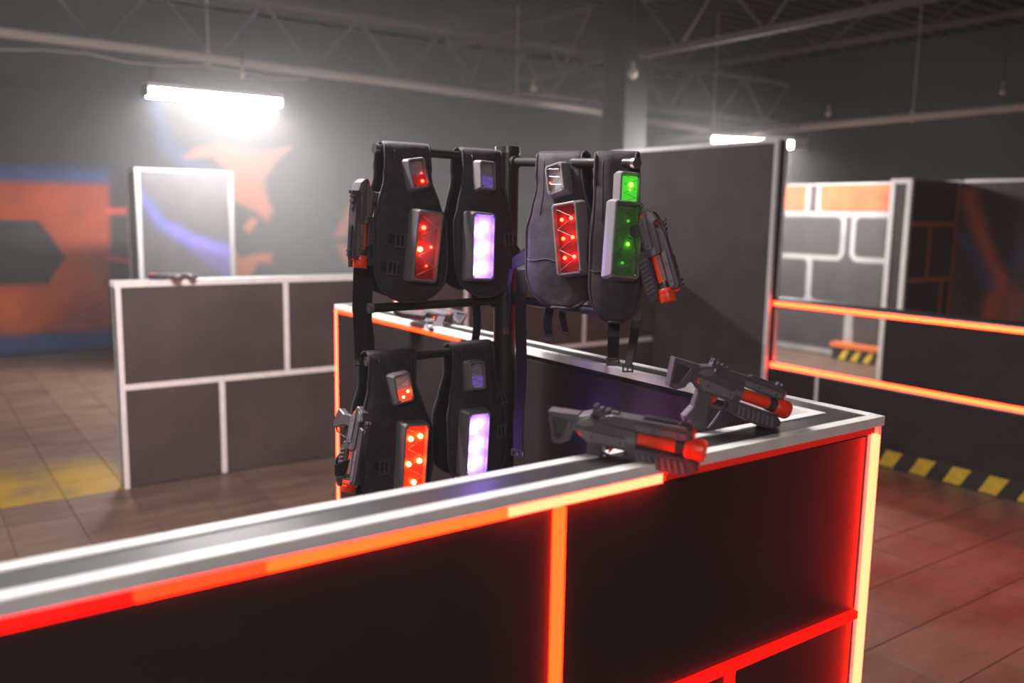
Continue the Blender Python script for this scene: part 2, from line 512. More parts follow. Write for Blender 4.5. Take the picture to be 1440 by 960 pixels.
# floor: grout bed with one object for each tile in view
TS, TX, TY = 0.325, 0.05, 0.145
floor = bpart('floor', (ROOM_X0, ROOM_Y0, -0.12), (ROOM_X1, ROOM_Y1, -0.004), 'grout', None)
tag(floor, kind='structure')
def tile_geo(mb, cx, cy, e=0.0):
    a = TS / 2 - 0.0018; b = a - 0.002
    return mb.add([(cx-a, cy-a, -0.006), (cx+a, cy-a, -0.006), (cx+a, cy+a, -0.006), (cx-a, cy+a, -0.006),
                   (cx-a, cy-a, -0.0015), (cx+a, cy-a, -0.0015), (cx+a, cy+a, -0.0015), (cx-a, cy+a, -0.0015),
                   (cx-b, cy-b, 0), (cx+b, cy-b, 0), (cx+b, cy+b, 0), (cx-b, cy+b, 0)],
                  [(8, 9, 10, 11)] + [(4+i, 4+(i+1) % 4, 8+(i+1) % 4, 8+i) for i in range(4)] + [(i, (i+1) % 4, 4+(i+1) % 4, 4+i) for i in range(4)])
cand, rest = [], []
for i in range(-15, 35):
    for j in range(-12, 34):
        x, y = TX + TS * (i + 0.5), TY + TS * (j + 0.5)
        if not (ROOM_X0 < x - TS/2 and x + TS/2 < ROOM_X1 and ROOM_Y0 < y - TS/2 and y + TS/2 < ROOM_Y1): continue
        d = Vector((x, y, -CAM_H)); dep = d.dot(CF)
        u = 720 + 1225.7 * d.dot(CR) / dep if dep > 0.2 else -1e4
        v = 480 - 1225.7 * d.dot(CU) / dep if dep > 0.2 else -1e4
        hid = (x < 1.75 and v > 800 - 0.17 * u - 10) or (1.7 < x < 5.4 and u < 1205) or (y > 5.3 and x > 1.05) or (x > 5.4 and not (1140 < u < 1250))
        if -30 < u < 1470 and v < 990 and not hid: cand.append((dep, x, y))
        else: rest.append((x, y))
cand.sort()
rest += [(x, y) for _, x, y in cand[300:]]
t0 = tile_geo(MB(), 0, 0).build('floor_tile', 'tile', floor)
for k, (_, x, y) in enumerate(cand[:300]):
    t = t0 if k == 0 else t0.copy()
    if k: COL.objects.link(t); t.parent = floor
    t.location = (x, y, 0)
mb = MB()
for x, y in rest: tile_geo(mb, x, y)
tag(mb.build('floor_tiles_beyond', 'tile', floor), kind='stuff')

# ------------------------------------------------------------------ barriers
TW = 0.022          # trim width on top
def trim_x(name, x0, x1, y0, y1, z0, z1, parent, m='trim_white'):
    return bpart(name, (x0, y0, z0), (x1, y1, z1), m, parent, bevel=0.001)

# --- L shaped counter in front: arm A along x, arm B along y, meeting in a corner
H = 1.22
XC, YF, YI, XI, YE, XA0 = 1.728, 1.040, 1.146, 1.622, 3.686, -1.6
ctr = empty('corner_counter', (XC, YF, 0))
def cp(name, lo, hi, m, bevel=0.0):
    o = MB().box([lo[0]-XC, lo[1]-YF, lo[2]], [hi[0]-XC, hi[1]-YF, hi[2]]).build(name, m, ctr, bevel=bevel)
    return o
tag(ctr, 'black L shaped counter in front with white edged top and glowing red light strips', 'counter')
cp('core', (XA0, YF + 0.018, 0), (XC - 0.012, YI - 0.008, H - 0.012), 'core_dark')
cp('core', (XI + 0.008, YI - 0.008, 0), (XC - 0.012, YE - 0.004, H - 0.012), 'core_dark')
# top boards
cp('top_board', (XA0, YF + 0.016, H - 0.012), (XC - 0.016, YI - 0.014, H - 0.001), 'top_black')
cp('top_board', (XI + 0.014, YI - 0.014, H - 0.012), (XC - 0.016, YE - 0.012, H - 0.001), 'top_black')
# angle trims on every top edge
def angle(name, lo_t, hi_t, lo_s, hi_s):
    o = MB().box([lo_t[0]-XC, lo_t[1]-YF, lo_t[2]], [hi_t[0]-XC, hi_t[1]-YF, hi_t[2]])
    o.box([lo_s[0]-XC, lo_s[1]-YF, lo_s[2]], [hi_s[0]-XC, hi_s[1]-YF, hi_s[2]])
    return o.build(name, 'trim_white', ctr, bevel=0.0008)
angle('edge_trim', (XA0, YF - 0.004, H - 0.002), (XC, YF + TW, H + 0.001), (XA0, YF - 0.004, H - 0.020), (XC, YF + 0.000, H - 0.001))
angle('edge_trim', (XA0, YI - TW, H - 0.002), (XI + 0.002, YI + 0.002, H + 0.001), (XA0, YI - 0.002, H - 0.02), (XI, YI + 0.002, H - 0.001))
angle('edge_trim', (XI - 0.002, YI - TW, H - 0.002), (XI + TW, YE, H + 0.0012), (XI - 0.002, YI + 0.001, H - 0.02), (XI + 0.002, YE, H - 0.001))
angle('edge_trim', (XC - TW, YF + TW, H - 0.002), (XC + 0.002, YE, H + 0.001), (XC - 0.002, YF - 0.002, H - 0.02), (XC + 0.002, YE, H - 0.001))
angle('edge_trim', (XI, YE - TW, H - 0.002), (XC, YE + 0.002, H + 0.0008), (XI, YE - 0.002, H - 0.02), (XC, YE + 0.002, H - 0.001))
# outer face of arm A: three rows of boards with light strips in the joints
R1, R2 = 0.774, 0.39
def face_row(xs, z0, z1):
    for a, b in zip(xs[:-1], xs[1:]):
        cp('face_panel', (a + 0.0095, YF + 0.011, z0), (b - 0.0095, YF + 0.018, z1), 'board_black', bevel=0.001)
face_row([XA0, -0.35, 0.841, 1.712], R1 + 0.0095, H - 0.042)
face_row([XA0, -0.9, 0.28, 1.277, 1.712], R2 + 0.0095, R1 - 0.0095)
face_row([XA0, -0.35, 0.841, 1.712], 0.01, R2 - 0.0095)
def led(name, lo, hi, m):
    return cp(name, lo, hi, m)
yl0, yl1 = YF + 0.0005, YF + 0.018
led('light_strip', (XA0, yl0 - 0.002, H - 0.038), (0.20, yl1, H - 0.021), 'led_red')
led('light_strip', (0.202, yl0 - 0.002, H - 0.038), (0.36, yl1, H - 0.021), 'led_mid')  # weaker emission steps paint the strip's fade toward the left
led('light_strip', (0.362, yl0 - 0.002, H - 0.038), (0.735, yl1, H - 0.021), 'led_orange')
led('light_strip', (0.737, yl0 - 0.002, H - 0.037), (1.062, yl1, H - 0.021), 'led_hot')
led('light_strip', (1.075, yl0, H - 0.035), (1.690, yl1, H - 0.021), 'led_off_glow')
for x in (-0.35, 0.841): led('light_strip', (x - 0.0085, yl0, R1 + 0.009), (x + 0.0085, yl1, H - 0.042), 'led_orange' if x > 0 else 'led_red')
for x in (-0.9, 0.28, 1.277): led('light_strip', (x - 0.0085, yl0, R2 + 0.009), (x + 0.0085, yl1, R1 - 0.009), 'led_red')
for x in (-0.35, 0.841): led('light_strip', (x - 0.0085, yl0, 0.01), (x + 0.0085, yl1, R2 - 0.009), 'led_red')
for z in (R1, R2): led('light_strip', (XA0, yl0, z - 0.0085), (1.690, yl1, z + 0.0085), 'led_red')
# corner post: channel with strip
cp('corner_channel', (1.690, YF + 0.008, 0.0), (1.7015, YF + 0.018, H - 0.022), 'trim_white', bevel=0.0006)
cp('corner_channel', (1.7185, YF + 0.002, 0.0), (XC, YF + 0.018, H - 0.022), 'trim_white', bevel=0.0006)
led('light_strip', (1.7025, YF - 0.003, 0.0), (1.7175, YF + 0.018, H - 0.040), 'led_hot')
MB().cyl((0.005 + 1.066 - XC, 0.001 - 0.004, H - 0.029), (0.005 + 1.066 - XC, 0.004, H - 0.029), 0.006).build('strip_connector', 'gun_orange', ctr)
for x in (1.40, 0.55, -0.1): MB().cyl((x - XC, -0.0035, H - 0.010), (x - XC, 0, H - 0.010), 0.0028).build('trim_screw', 'gun_dark', ctr)
# inner faces
for a, b in ((XA0, -0.35), (-0.35, 0.841), (0.841, XI)):
    cp('face_panel', (a + 0.002, YI - 0.008, 0.01), (b - 0.002, YI, H - 0.021), 'board_black', bevel=0.001)
for a, b in ((YI, 2.32), (2.32, YE - 0.022)):
    cp('face_panel', (XI, a + 0.002, 0.01), (XI + 0.008, b - 0.002, H - 0.036), 'board_black', bevel=0.001)
for a, b in ((YI, 2.4), (2.4, YE)):
    cp('face_panel', (XC - 0.012, a + 0.002, 0.01), (XC - 0.004, b - 0.002, H - 0.021), 'board_black', bevel=0.001)
cp('face_panel', (XC - 0.012, YF + 0.012, 0.01), (XC - 0.004, YI, H - 0.021), 'board_black', bevel=0.001)
led('light_strip', (XI - 0.001, 2.62, H - 0.034), (XI + 0.008, YE - 0.024, H - 0.021), 'led_orange')
led('light_strip', (XI - 0.001, YE - 0.020, 0.0), (XI + 0.008, YE - 0.004, H - 0.022), 'led_hot')
cp('face_panel', (XI + 0.010, YE - 0.004, 0.01), (XC - 0.014, YE, H - 0.021), 'board_black')

# --- long low barrier on the left
bl = empty('low_barrier', (1.016, 5.34, 0))
tag(bl, 'long dark low barrier with white brick pattern trim at left', 'barrier')
def part_in(root, name, lo, hi, m, bevel=0.0):
    l = root.location
    return MB().box([lo[i]-l[i] for i in range(3)], [hi[i]-l[i] for i in range(3)]).build(name, m, root, bevel=bevel)
X0, X1, Y0, Y1 = 1.016, 5.26, 5.34, 5.45
part_in(bl, 'core', (X0 + 0.01, Y0 + 0.012, 0), (X1, Y1 - 0.004, H - 0.004), 'core_dark')
part_in(bl, 'top_board', (X0 + 0.02, Y0 + 0.03, H - 0.004), (X1, Y1 - 0.03, H + 0.001), 'top_black')
part_in(bl, 'edge_trim', (X0 - 0.01, Y0 - 0.003, H - 0.032), (X1, Y0 + 0.03, H + 0.004), 'trim_white', 0.002)
part_in(bl, 'edge_trim', (X0 - 0.01, Y1 - 0.03, H - 0.032), (X1, Y1 + 0.003, H + 0.004), 'trim_white', 0.002)
part_in(bl, 'end_trim', (X0 - 0.002, Y0 - 0.001, 0), (X0 + 0.028, Y0 + 0.03, H - 0.032), 'trim_white', 0.002)
part_in(bl, 'end_panel', (X0, Y0 + 0.03, 0), (X0 + 0.010, Y1 - 0.03, H - 0.032), 'board_brown')
part_in(bl, 'end_trim', (X0 - 0.002, Y1 - 0.03, 0), (X0 + 0.028, Y1 + 0.001, H - 0.032), 'trim_white', 0.002)
rows = [(0.008, 0.587, [X0 + 0.028, 1.60, 2.72, 3.90, X1]), (0.625, H - 0.034, [X0 + 0.028, 2.02, 3.375, 4.5, X1])]
for z0, z1, xs in rows:
    for k, (a, b) in enumerate(zip(xs[:-1], xs[1:])):
        part_in(bl, 'face_panel', (a + (0.018 if k else 0.001), Y0 + 0.003, z0), (b - (0.018 if b < X1 else 0), Y0 + 0.013, z1), 'board_brown', 0.001)
        if b < X1:
            part_in(bl, 'joint_trim', (b - 0.017, Y0, z0), (b + 0.017, Y0 + 0.012, z1), 'trim_white', 0.0015)
part_in(bl, 'joint_trim', (X0 + 0.028, Y0, 0.589), (X1, Y0 + 0.012, 0.623), 'trim_white', 0.0015)

# --- tall panel behind the rack
tp = empty('tall_panel', (5.35, 4.20, 0))
tag(tp, 'tall plain dark partition panel with white edges behind the vest rack', 'partition')
TX0, TX1, TY0, TY1, TH = 5.30, 5.41, 4.17, 5.98, 2.215
part_in(tp, 'core', (TX0 + 0.012, TY0 + 0.01, 0), (TX1 - 0.012, TY1 - 0.01, TH - 0.005), 'core_dark')
part_in(tp, 'face_panel', (TX0, TY0 + 0.034, 0.0), (TX0 + 0.011, TY1, TH - 0.032), 'board_brown')
part_in(tp, 'face_panel', (TX1 - 0.011, TY0 + 0.034, 0.0), (TX1, TY1, TH - 0.032), 'board_brown')
part_in(tp, 'end_panel', (TX0 + 0.03, TY0 + 0.004, 0), (TX1 - 0.03, TY0 + 0.010, TH - 0.03), 'board_black')
part_in(tp, 'edge_trim', (TX0 - 0.002, TY0, 0), (TX0 + 0.028, TY0 + 0.034, TH - 0.03), 'trim_white', 0.002)
part_in(tp, 'edge_trim', (TX1 - 0.028, TY0, 0), (TX1 + 0.002, TY0 + 0.034, TH - 0.03), 'trim_white', 0.002)
part_in(tp, 'top_trim', (TX0 - 0.002, TY0, TH - 0.03), (TX0 + 0.028, TY1, TH), 'trim_white', 0.002)
part_in(tp, 'top_trim', (TX1 - 0.028, TY0, TH - 0.03), (TX1 + 0.002, TY1, TH), 'trim_white', 0.002)
part_in(tp, 'far_panel', (TX0 + 0.005, TY1 - 0.008, 0), (TX1 - 0.005, TY1, TH - 0.032), 'board_black')

# --- light strip barrier on the right, with an open window
lw = empty('lit_barrier', (5.345, 3.2, 0))
tag(lw, 'low dark barrier with two glowing orange strips and open window at right', 'barrier')
LX0, LX1, LY0, LY1, LH = 5.345, 5.445, -1.2, 4.165, 1.055
WY = 3.258
part_in(lw, 'core', (LX0 + 0.012, LY0, 0), (LX1, LY1, 0.535), 'core_dark')
part_in(lw, 'core', (LX0 + 0.012, LY0, 0.535), (LX1, WY, LH - 0.004), 'core_dark')
part_in(lw, 'header', (LX0 + 0.012, WY, 0.99), (LX1, LY1, LH - 0.004), 'core_dark')
part_in(lw, 'top_cap', (LX0 - 0.004, LY0, LH - 0.006), (LX1 + 0.004, LY1, LH), 'board_black')
part_in(lw, 'light_strip', (LX0 + 0.001, LY0, 1.000), (LX0 + 0.012, LY1, 1.027), 'led_far')
part_in(lw, 'light_strip', (LX0 + 0.001, LY0, 0.537), (LX0 + 0.012, LY1, 0.564), 'led_far')
part_in(lw, 'strip_channel', (LX0 - 0.001, LY0, 1.028), (LX0 + 0.012, LY1, 1.040), 'trim_dim')
part_in(lw, 'strip_channel', (LX0 - 0.001, LY0, 0.524), (LX0 + 0.012, LY1, 0.535), 'trim_dim')
for a, b in ((LY0, 0.9), (0.9, 2.1), (2.1, WY)):
    part_in(lw, 'face_panel', (LX0 + 0.002, a + 0.002, 0.566), (LX0 + 0.013, b - 0.002, 0.998), 'board_black')
for a, b in ((LY0, 0.4), (0.4, 1.5), (1.5, 3.735), (3.765, LY1)):
    part_in(lw, 'face_panel', (LX0 + 0.002, a + 0.002, 0.13), (LX0 + 0.013, b - 0.002, 0.522), 'board_black')
part_in(lw, 'joint_trim', (LX0, 3.737, 0.0), (LX0 + 0.012, 3.763, 0.522), 'trim_white')
part_in(lw, 'hazard_tape', (LX0 + 0.001, LY0, 0.004), (LX0 + 0.013, 3.735, 0.128), 'tape_black')
k = 0
sy = 3.735 - 0.06
stripe = MB().add([(-0.0008, 0.05, 0.006), (-0.0008, -0.06, 0.006), (-0.0008, -0.095 - 0.03, 0.118), (-0.0008, 0.018 - 0.03, 0.118),
                   (0.003, 0.05, 0.006), (0.003, -0.06, 0.006), (0.003, -0.125, 0.118), (0.003, -0.012, 0.118)],
                  [(0, 1, 2, 3), (7, 6, 5, 4), (0, 4, 5, 1), (1, 5, 6, 2), (2, 6, 7, 3), (3, 7, 4, 0)]).build('tape_stripe', 'tape_yellow', lw)
y = 3.185
yy = y + 0.226 * 2
first = True
while yy > LY0 + 0.2:
    s = stripe if first else stripe.copy()
    if not first: COL.objects.link(s); s.parent = lw
    s.location = (0, yy - lw.location.y, 0); first = False
    yy -= 0.226

# --- far right partition with painted brick outline and orange arrow
rp = empty('mural_partition', (9.2, 5.0, 0))
tag(rp, 'far right partition painted with white rounded brick outlines and orange band', 'partition')
def rr(y0, y1, z0, z1, r=0.09, open_=None):
    pts = []
    for cy, cz, a0 in ((y1 - r, z1 - r, 0), (y0 + r, z1 - r, 90), (y0 + r, z0 + r, 180), (y1 - r, z0 + r, 270)):
        for k in range(5):
            t = math.radians(a0 + 22.5 * k)
            pts.append((cy + r * math.cos(t), cz + r * math.sin(t)))
    return pts + pts[:1]
LWD = 0.030
shapes = [('poly', [(6.74, 1.72), (7.8, 1.72), (7.8, 2.1), (6.74, 2.1)], ORANGE, 0.04, 0, 1),
          ('poly', [(4.9, 1.76), (6.60, 1.74), (6.60, 2.1), (4.9, 2.1)], ORANGE, 0.06, 0, 1),
          ('poly', [(5.3, 1.68), (5.65, 1.72), (5.75, 1.90), (5.5, 1.95), (5.3, 1.85)], DARK, 0.2, 0, 0.7)]
for b_ in (rr(6.75, 7.9, 1.70, 2.4), rr(5.2, 6.60, 1.70, 2.4)):
    shapes.append(('line', b_, WHITE, 0.02, LWD, 1))
for b_ in (rr(6.23, 7.45, 1.18, 1.70), rr(4.95, 6.10, 1.18, 1.70), rr(6.67, 7.9, 0.62, 1.18), rr(4.95, 6.10, 0.1, 0.6), rr(6.07, 7.6, 0.05, 0.58)):
    shapes.append(('line', b_, WHITE, 0.02, LWD, 1))
shapes.append(('line', [(6.67, 1.165), (6.66, 0.70), (6.60, 0.63), (6.15, 0.62), (6.06, 0.55), (6.04, 0.15)], WHITE, 0.02, LWD, 1))
shapes += [('line', [(4.78, 1.92), (4.6, 1.45), (4.39, 1.06), (4.48, 0.6), (4.6, 0.1)], ORANGE, 0.14, 0.07, 0.95),
           ('poly', [(4.36, 1.06), (4.44, 0.6), (4.2, 0.5), (4.1, 0.9)], ORANGE, 0.25, 0, 0.5),
           ('line', [(4.80, 1.45), (4.6, 1.22), (4.45, 1.0)], (0.06, 0.09, 0.25), 0.2, 0.05, 0.6),
           ('line', [(3.9, 1.4), (4.2, 1.3)], (0.06, 0.09, 0.25), 0.3, 0.08, 0.5)]
painted_sheet('painted_face', lambda a, z: (0, a - 5.0, z), -1.5, 8.6, 0.0, 2.045, 0.02, (0.050, 0.044, 0.045), shapes, rp, 0.1, 1)
part_in(rp, 'top_trim', (9.19, -1.5, 2.046), (9.31, 4.83, 2.072), 'trim_white')
part_in(rp, 'top_trim', (9.19, 4.87, 2.046), (9.31, 8.6, 2.066), 'trim_dim')
# upper wall splash of red paint seen over the partition: a banner board on the hall wall
# --- stub wall with orange tape brick pattern
st = empty('stub_partition', (8.3, 4.9, 0))
tag(st, 'tall dark stub partition with white framed end and orange tape bricks', 'partition')
SX0, SX1, SY0, SY1, SH = 8.27, 9.185, 4.872, 5.09, 2.055
part_in(st, 'core', (SX0 + 0.006, SY0 + 0.006, 0), (SX1, SY1 - 0.004, SH - 0.02), 'core_dark')
part_in(st, 'face_panel', (SX0 + 0.04, SY0, 0), (SX1, SY0 + 0.007, SH - 0.025), 'board_black')
part_in(st, 'end_panel', (SX0, SY0 + 0.05, 0), (SX0 + 0.007, SY1 - 0.05, SH - 0.05), 'board_brown')
part_in(st, 'end_trim', (SX0 - 0.006, SY0 - 0.006, 0), (SX0 + 0.04, SY0 + 0.05, SH - 0.05), 'trim_white', 0.004)
part_in(st, 'end_trim', (SX0 - 0.006, SY1 - 0.05, 0), (SX0 + 0.04, SY1 + 0.006, SH - 0.05), 'trim_white', 0.004)
part_in(st, 'end_trim', (SX0 - 0.006, SY0 - 0.006, SH - 0.05), (SX0 + 0.04, SY1 + 0.006, SH), 'trim_white', 0.004)
part_in(st, 'top_trim', (SX0 + 0.04, SY0 - 0.002, SH - 0.025), (SX1, SY0 + 0.03, SH - 0.005), 'board_brown')
for lo, hi in (((SX0 + 0.06, 1.585), (SX1, 1.63)), ((SX0 + 0.06, 1.02), (SX1, 1.065)), ((8.655, 1.065), (8.70, 1.585)),
               ((8.955, 0.3), (8.995, 1.02)), ((SX1 - 0.045, 0.3), (SX1, 2.03)), ((SX0 + 0.06, 0.48), (SX1, 0.52))):
    part_in(st, 'tape_line', (lo[0], SY0 - 0.003, lo[1]), (hi[0], SY0 + 0.001, hi[1]), 'trim_orange')

# --- low hazard block at the foot of the far partition
hb = empty('hazard_block', (9.1, 5.8, 0))
tag(hb, 'small orange topped block with hazard tape at foot of brick mural', 'block')
part_in(hb, 'body', (9.05, 5.15, 0), (9.19, 6.17, 0.15), 'tape_black')
part_in(hb, 'top_plate', (9.03, 5.13, 0.15), (9.19, 6.19, 0.20), 'orange_board')
for k in range(6):
    a = 5.2 + k * 0.16
    MB().add([(-0.053, a - 5.8, 0.01), (-0.053, a + 0.08 - 5.8, 0.01), (-0.053, a + 0.0 - 5.8, 0.14), (-0.053, a - 0.08 - 5.8 + 0.02, 0.14),
              (-0.049, a - 5.8, 0.01), (-0.049, a + 0.08 - 5.8, 0.01), (-0.049, a + 0.0 - 5.8, 0.14), (-0.049, a - 0.06 - 5.8, 0.14)],
             [(0, 1, 2, 3), (7, 6, 5, 4), (0, 4, 5, 1), (1, 5, 6, 2), (2, 6, 7, 3), (3, 7, 4, 0)]).build('tape_stripe', 'tape_yellow', hb)

# --- tall white framed panel at left, behind the long barrier
lp = empty('framed_panel', (1.98, 9.2, 0))
tag(lp, 'tall white framed dark panel with blue spray paint behind left barrier', 'partition')
PX0, PX1, PY0, PY1, PH = 1.983, 2.935, 9.2, 9.62, 2.03
painted_sheet('painted_face', lambda a, z: (a - 1.98, 0, z), PX0 + 0.03, PX1 - 0.05, 0, PH - 0.03, 0.02, (0.050, 0.047, 0.050),
              [('line', [(2.0, 1.78), (2.2, 1.50), (2.5, 1.32), (2.95, 1.22)], (0.07, 0.08, 0.34), 0.18, 0.03, 0.75),
               ('line', [(2.3, 1.45), (2.55, 1.22), (2.9, 0.95)], (0.09, 0.07, 0.30), 0.18, 0.02, 0.75),
               ('poly', [(2.35, 1.42), (2.9, 1.22), (2.9, 1.05), (2.6, 1.25)], (0.14, 0.10, 0.42), 0.15, 0, 0.6)], lp, 0.02)
part_in(lp, 'core', (PX0 + 0.012, PY0 + 0.022, 0), (PX1 - 0.006, PY1 - 0.01, PH - 0.02), 'core_dark')
part_in(lp, 'end_panel', (PX0, PY0 + 0.05, 0), (PX0 + 0.011, PY1 - 0.05, PH - 0.04), 'board_brown')
part_in(lp, 'frame_bar', (PX0 - 0.006, PY0 - 0.006, 0), (PX0 + 0.035, PY0 + 0.05, PH), 'trim_dim', 0.004)  # bar tones differ to even out the lamp's uneven light on one white frame
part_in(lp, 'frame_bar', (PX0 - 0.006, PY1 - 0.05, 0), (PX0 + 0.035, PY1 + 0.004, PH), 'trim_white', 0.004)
part_in(lp, 'frame_bar', (PX0 - 0.006, PY0 + 0.05, PH - 0.04), (PX0 + 0.035, PY1 - 0.05, PH), 'trim_darkened', 0.004)
part_in(lp, 'frame_bar', (PX1 - 0.05, PY0 - 0.006, 0), (PX1, PY0 + 0.03, PH - 0.03), 'trim_darkened', 0.004)
part_in(lp, 'frame_bar', (PX0 + 0.035, PY0 - 0.006, PH - 0.03), (PX1, PY0 + 0.03, PH), 'trim_darkened', 0.004)

# ------------------------------------------------------------------ roof steel
colm = bpart('column', (6.62, 7.30, 0), (6.98, 7.66, ROOF), 'column_dark', None, bevel=0.02)
colm.name = 'column'
tag(colm, 'thick dark square roof column rising behind the vest rack', 'column', kind='structure')

def truss(label, p0, p1, zb, zt, n, m='truss_paint', r=0.035, extra=None):
    p0 = Vector((p0[0], p0[1], 0)); p1 = Vector((p1[0], p1[1], 0)); d = (p1 - p0).normalized()
    s = Vector((-d.y, d.x, 0))
    t = empty('roof_truss', (p0.x, p0.y, zb))
    tag(t, label, 'truss')
    L = (p1 - p0).length
    def bar(name, a, b, w):
        a = Vector(a); b = Vector(b)
        MB().cyl(a, b, w, n=6).build(name, m, t)
    for z in (0, zt - zb):
        MB().box((-0.0, -0.03, z - 0.03), (L, 0.03, z + 0.03), Matrix.Rotation(math.atan2(d.y, d.x), 4, 'Z')).build('chord', m, t)
    for k in range(n):
        a = L * k / n; b = L * (k + 1) / n; mid = (a + b) / 2
        bar('web', d * a + Vector((0, 0, zt - zb)), d * mid, 0.018)
        bar('web', d * mid, d * b + Vector((0, 0, zt - zb)), 0.018)
    return t
truss('pale roof truss running behind the hanging tube lamp at upper left', (-4.9, 8.62), (11.1, 8.62), 3.05, 3.62, 16)
truss('brown roof truss crossing the hall beside the dark column at top centre', (6.75, -3.9), (6.75, 7.2), 3.36, 3.93, 10)
truss('dim roof truss behind the column at far top right', (9.0, -3.9), (9.0, 10.8), 3.63, 3.96, 12)
truss('dim roof truss crossing behind the column toward the back wall', (6.55, 7.8), (6.55, 10.9), 3.30, 3.93, 3)

def conduit(label, pts, r, drops):
    t = empty('conduit', pts[0])
    tag(t, label, 'conduit')
    o = Vector(pts[0])
    MB().tube([Vector(p) - o for p in pts], r, 8).build('pipe', 'conduit_paint', t, smooth=True)
    for d in drops:
        d = Vector(d)
        MB().cyl(d - o, Vector((d.x, d.y, ROOF)) - o, 0.008, n=6).build('hanger_rod', 'conduit_paint', t)
        MB().box(d - o + Vector((-0.02, -0.02, -r - 0.01)), d - o + Vector((0.02, 0.02, r + 0.02))).build('hanger_clamp', 'conduit_paint', t)
    return t
conduit('long pale conduit hung above the tube lamp across the hall', [(-4.9, 8.45, 3.06), (2.0, 8.45, 3.03), (4.5, 8.45, 2.98), (7.0, 8.45, 2.92), (9.6, 8.45, 2.80)], 0.045,
        [(2.5, 8.45, 3.02), (6.0, 8.45, 2.945)])
conduit('pale conduit hung at upper right above the mural partition', [(8.0, -3.5, 2.63), (8.0, 3.7, 2.62), (8.0, 8.2, 2.60)], 0.04,
        [(8.0, 4.76, 2.615), (8.0, 1.2, 2.62), (8.0, 7.25, 2.60)])

# ------------------------------------------------------------------ fluorescent fittings
def tube_lamp(label, a, b, top, strength=None, group=None):
    """double tube batten between a and b (ends of the tubes), hung by two cords from height top"""
    a = Vector(a); b = Vector(b); c = (a + b) / 2; d = (b - a).normalized(); L = (b - a).length
    t = empty('tube_lamp', c)
    tag(t, label, 'lamp', group)
    rot = d.to_track_quat('X', 'Z').to_matrix().to_4x4()
    def lb(name, lo, hi, m, bev=0.0): return MB().box(lo, hi, rot).build(name, m, t, bevel=bev)
    lb('batten', (-L/2 - 0.016, -0.108, 0.047), (L/2 + 0.016, 0.108, 0.092), 'lamp_white', 0.004)
    # wrap-around prismatic diffuser with splayed sides
    a_, b_ = [(-0.105, 0.046), (0.105, 0.046), (0.052, -0.022), (-0.052, -0.022)], L / 2
    vs2 = [rot @ Vector((x, y, z)) for x in (-b_, b_) for y, z in a_]
    MB().add(vs2, [(0, 1, 2, 3), (7, 6, 5, 4)] + [(k, 4 + k, 4 + (k + 1) % 4, (k + 1) % 4) for k in range(4)]).build('diffuser', 'tube', t)
    for e in (-1, 1):
        lb('end_plate', (e * (L/2 + 0.008) - 0.008, -0.107, -0.024), (e * (L/2 + 0.008) + 0.008, 0.107, 0.05), 'lamp_white', 0.003)
    for e in (-0.93, 0.93):
        p = rot @ Vector((e*L/2, 0, 0.09))
        MB().cyl(p, p + Vector((0, 0, top - c.z - 0.09)), 0.006, n=6).build('cord', 'wire', t)
    return t
tube_lamp('bright white tube lamp hung on cords at upper left', (1.96, 8.5, 2.655), (3.17, 8.5, 2.655), 2.99)
tube_lamp('bright tube lamp half hidden behind top of tall panel', (7.83, 7.00, 2.505), (7.83, 5.90, 2.390), ROOF)
tube_lamp('tube lamp hung overhead above the vest rack', (0.0, 2.8, 3.20), (1.2, 2.8, 3.20), ROOF)
tube_lamp('added unseen fill tube lamp overhead far behind the viewer', (-3.0, -3.2, 3.6), (-1.8, -3.2, 3.6), ROOF)  # added out of view to give soft frontal fill light

# sagging cable beside the left conduit
pts = [(-4.5, 8.3, 2.95)]
for k in range(1, 25):
    x = -4.5 + k * 0.33
    pts.append((x, 8.33, 2.93 - 0.05 * math.sin(k * 0.9) ** 2 + 0.01 * math.cos(k * 1.7)))
cbl = MB().tube(pts, 0.009, 6).build('cable', 'conduit_paint', smooth=True)
tag(cbl, 'thin sagging cable strung below the long conduit at upper left', 'cable')

def pendant(label, p, r, top, m='bulb_glass'):
    t = empty('pendant_bulb', p); tag(t, label, 'bulb')
    MB().sphere((0, 0, 0), r, 12, 10).build('globe', m, t, smooth=True)
    MB().cyl((0, 0, r * 0.8), (0, 0, r * 0.8 + 0.07), r * 0.45, r * 0.35, 10).build('cap', 'conduit_paint', t)
    MB().cyl((0, 0, r * 0.8 + 0.07), (0, 0, top - p[2]), 0.006, n=6).build('cord', 'wire', t)
pendant('round unlit bulb hanging right beside the dark column', (6.55, 7.10, 3.14), 0.055, ROOF)
pendant('round unlit bulb hanging left of the dark column', (6.55, 8.87, 3.17), 0.05, ROOF)
pendant('small pale bulb above the conduit at upper right', (8.0, 5.689, 2.72), 0.03, ROOF)
pendant('tiny pale bulb near the upper right corner', (8.0, 3.945, 2.76), 0.025, ROOF)
pendant('small pale bulb just above the bright tube lamp at left', (2.79, 8.375, 2.88), 0.028, ROOF)

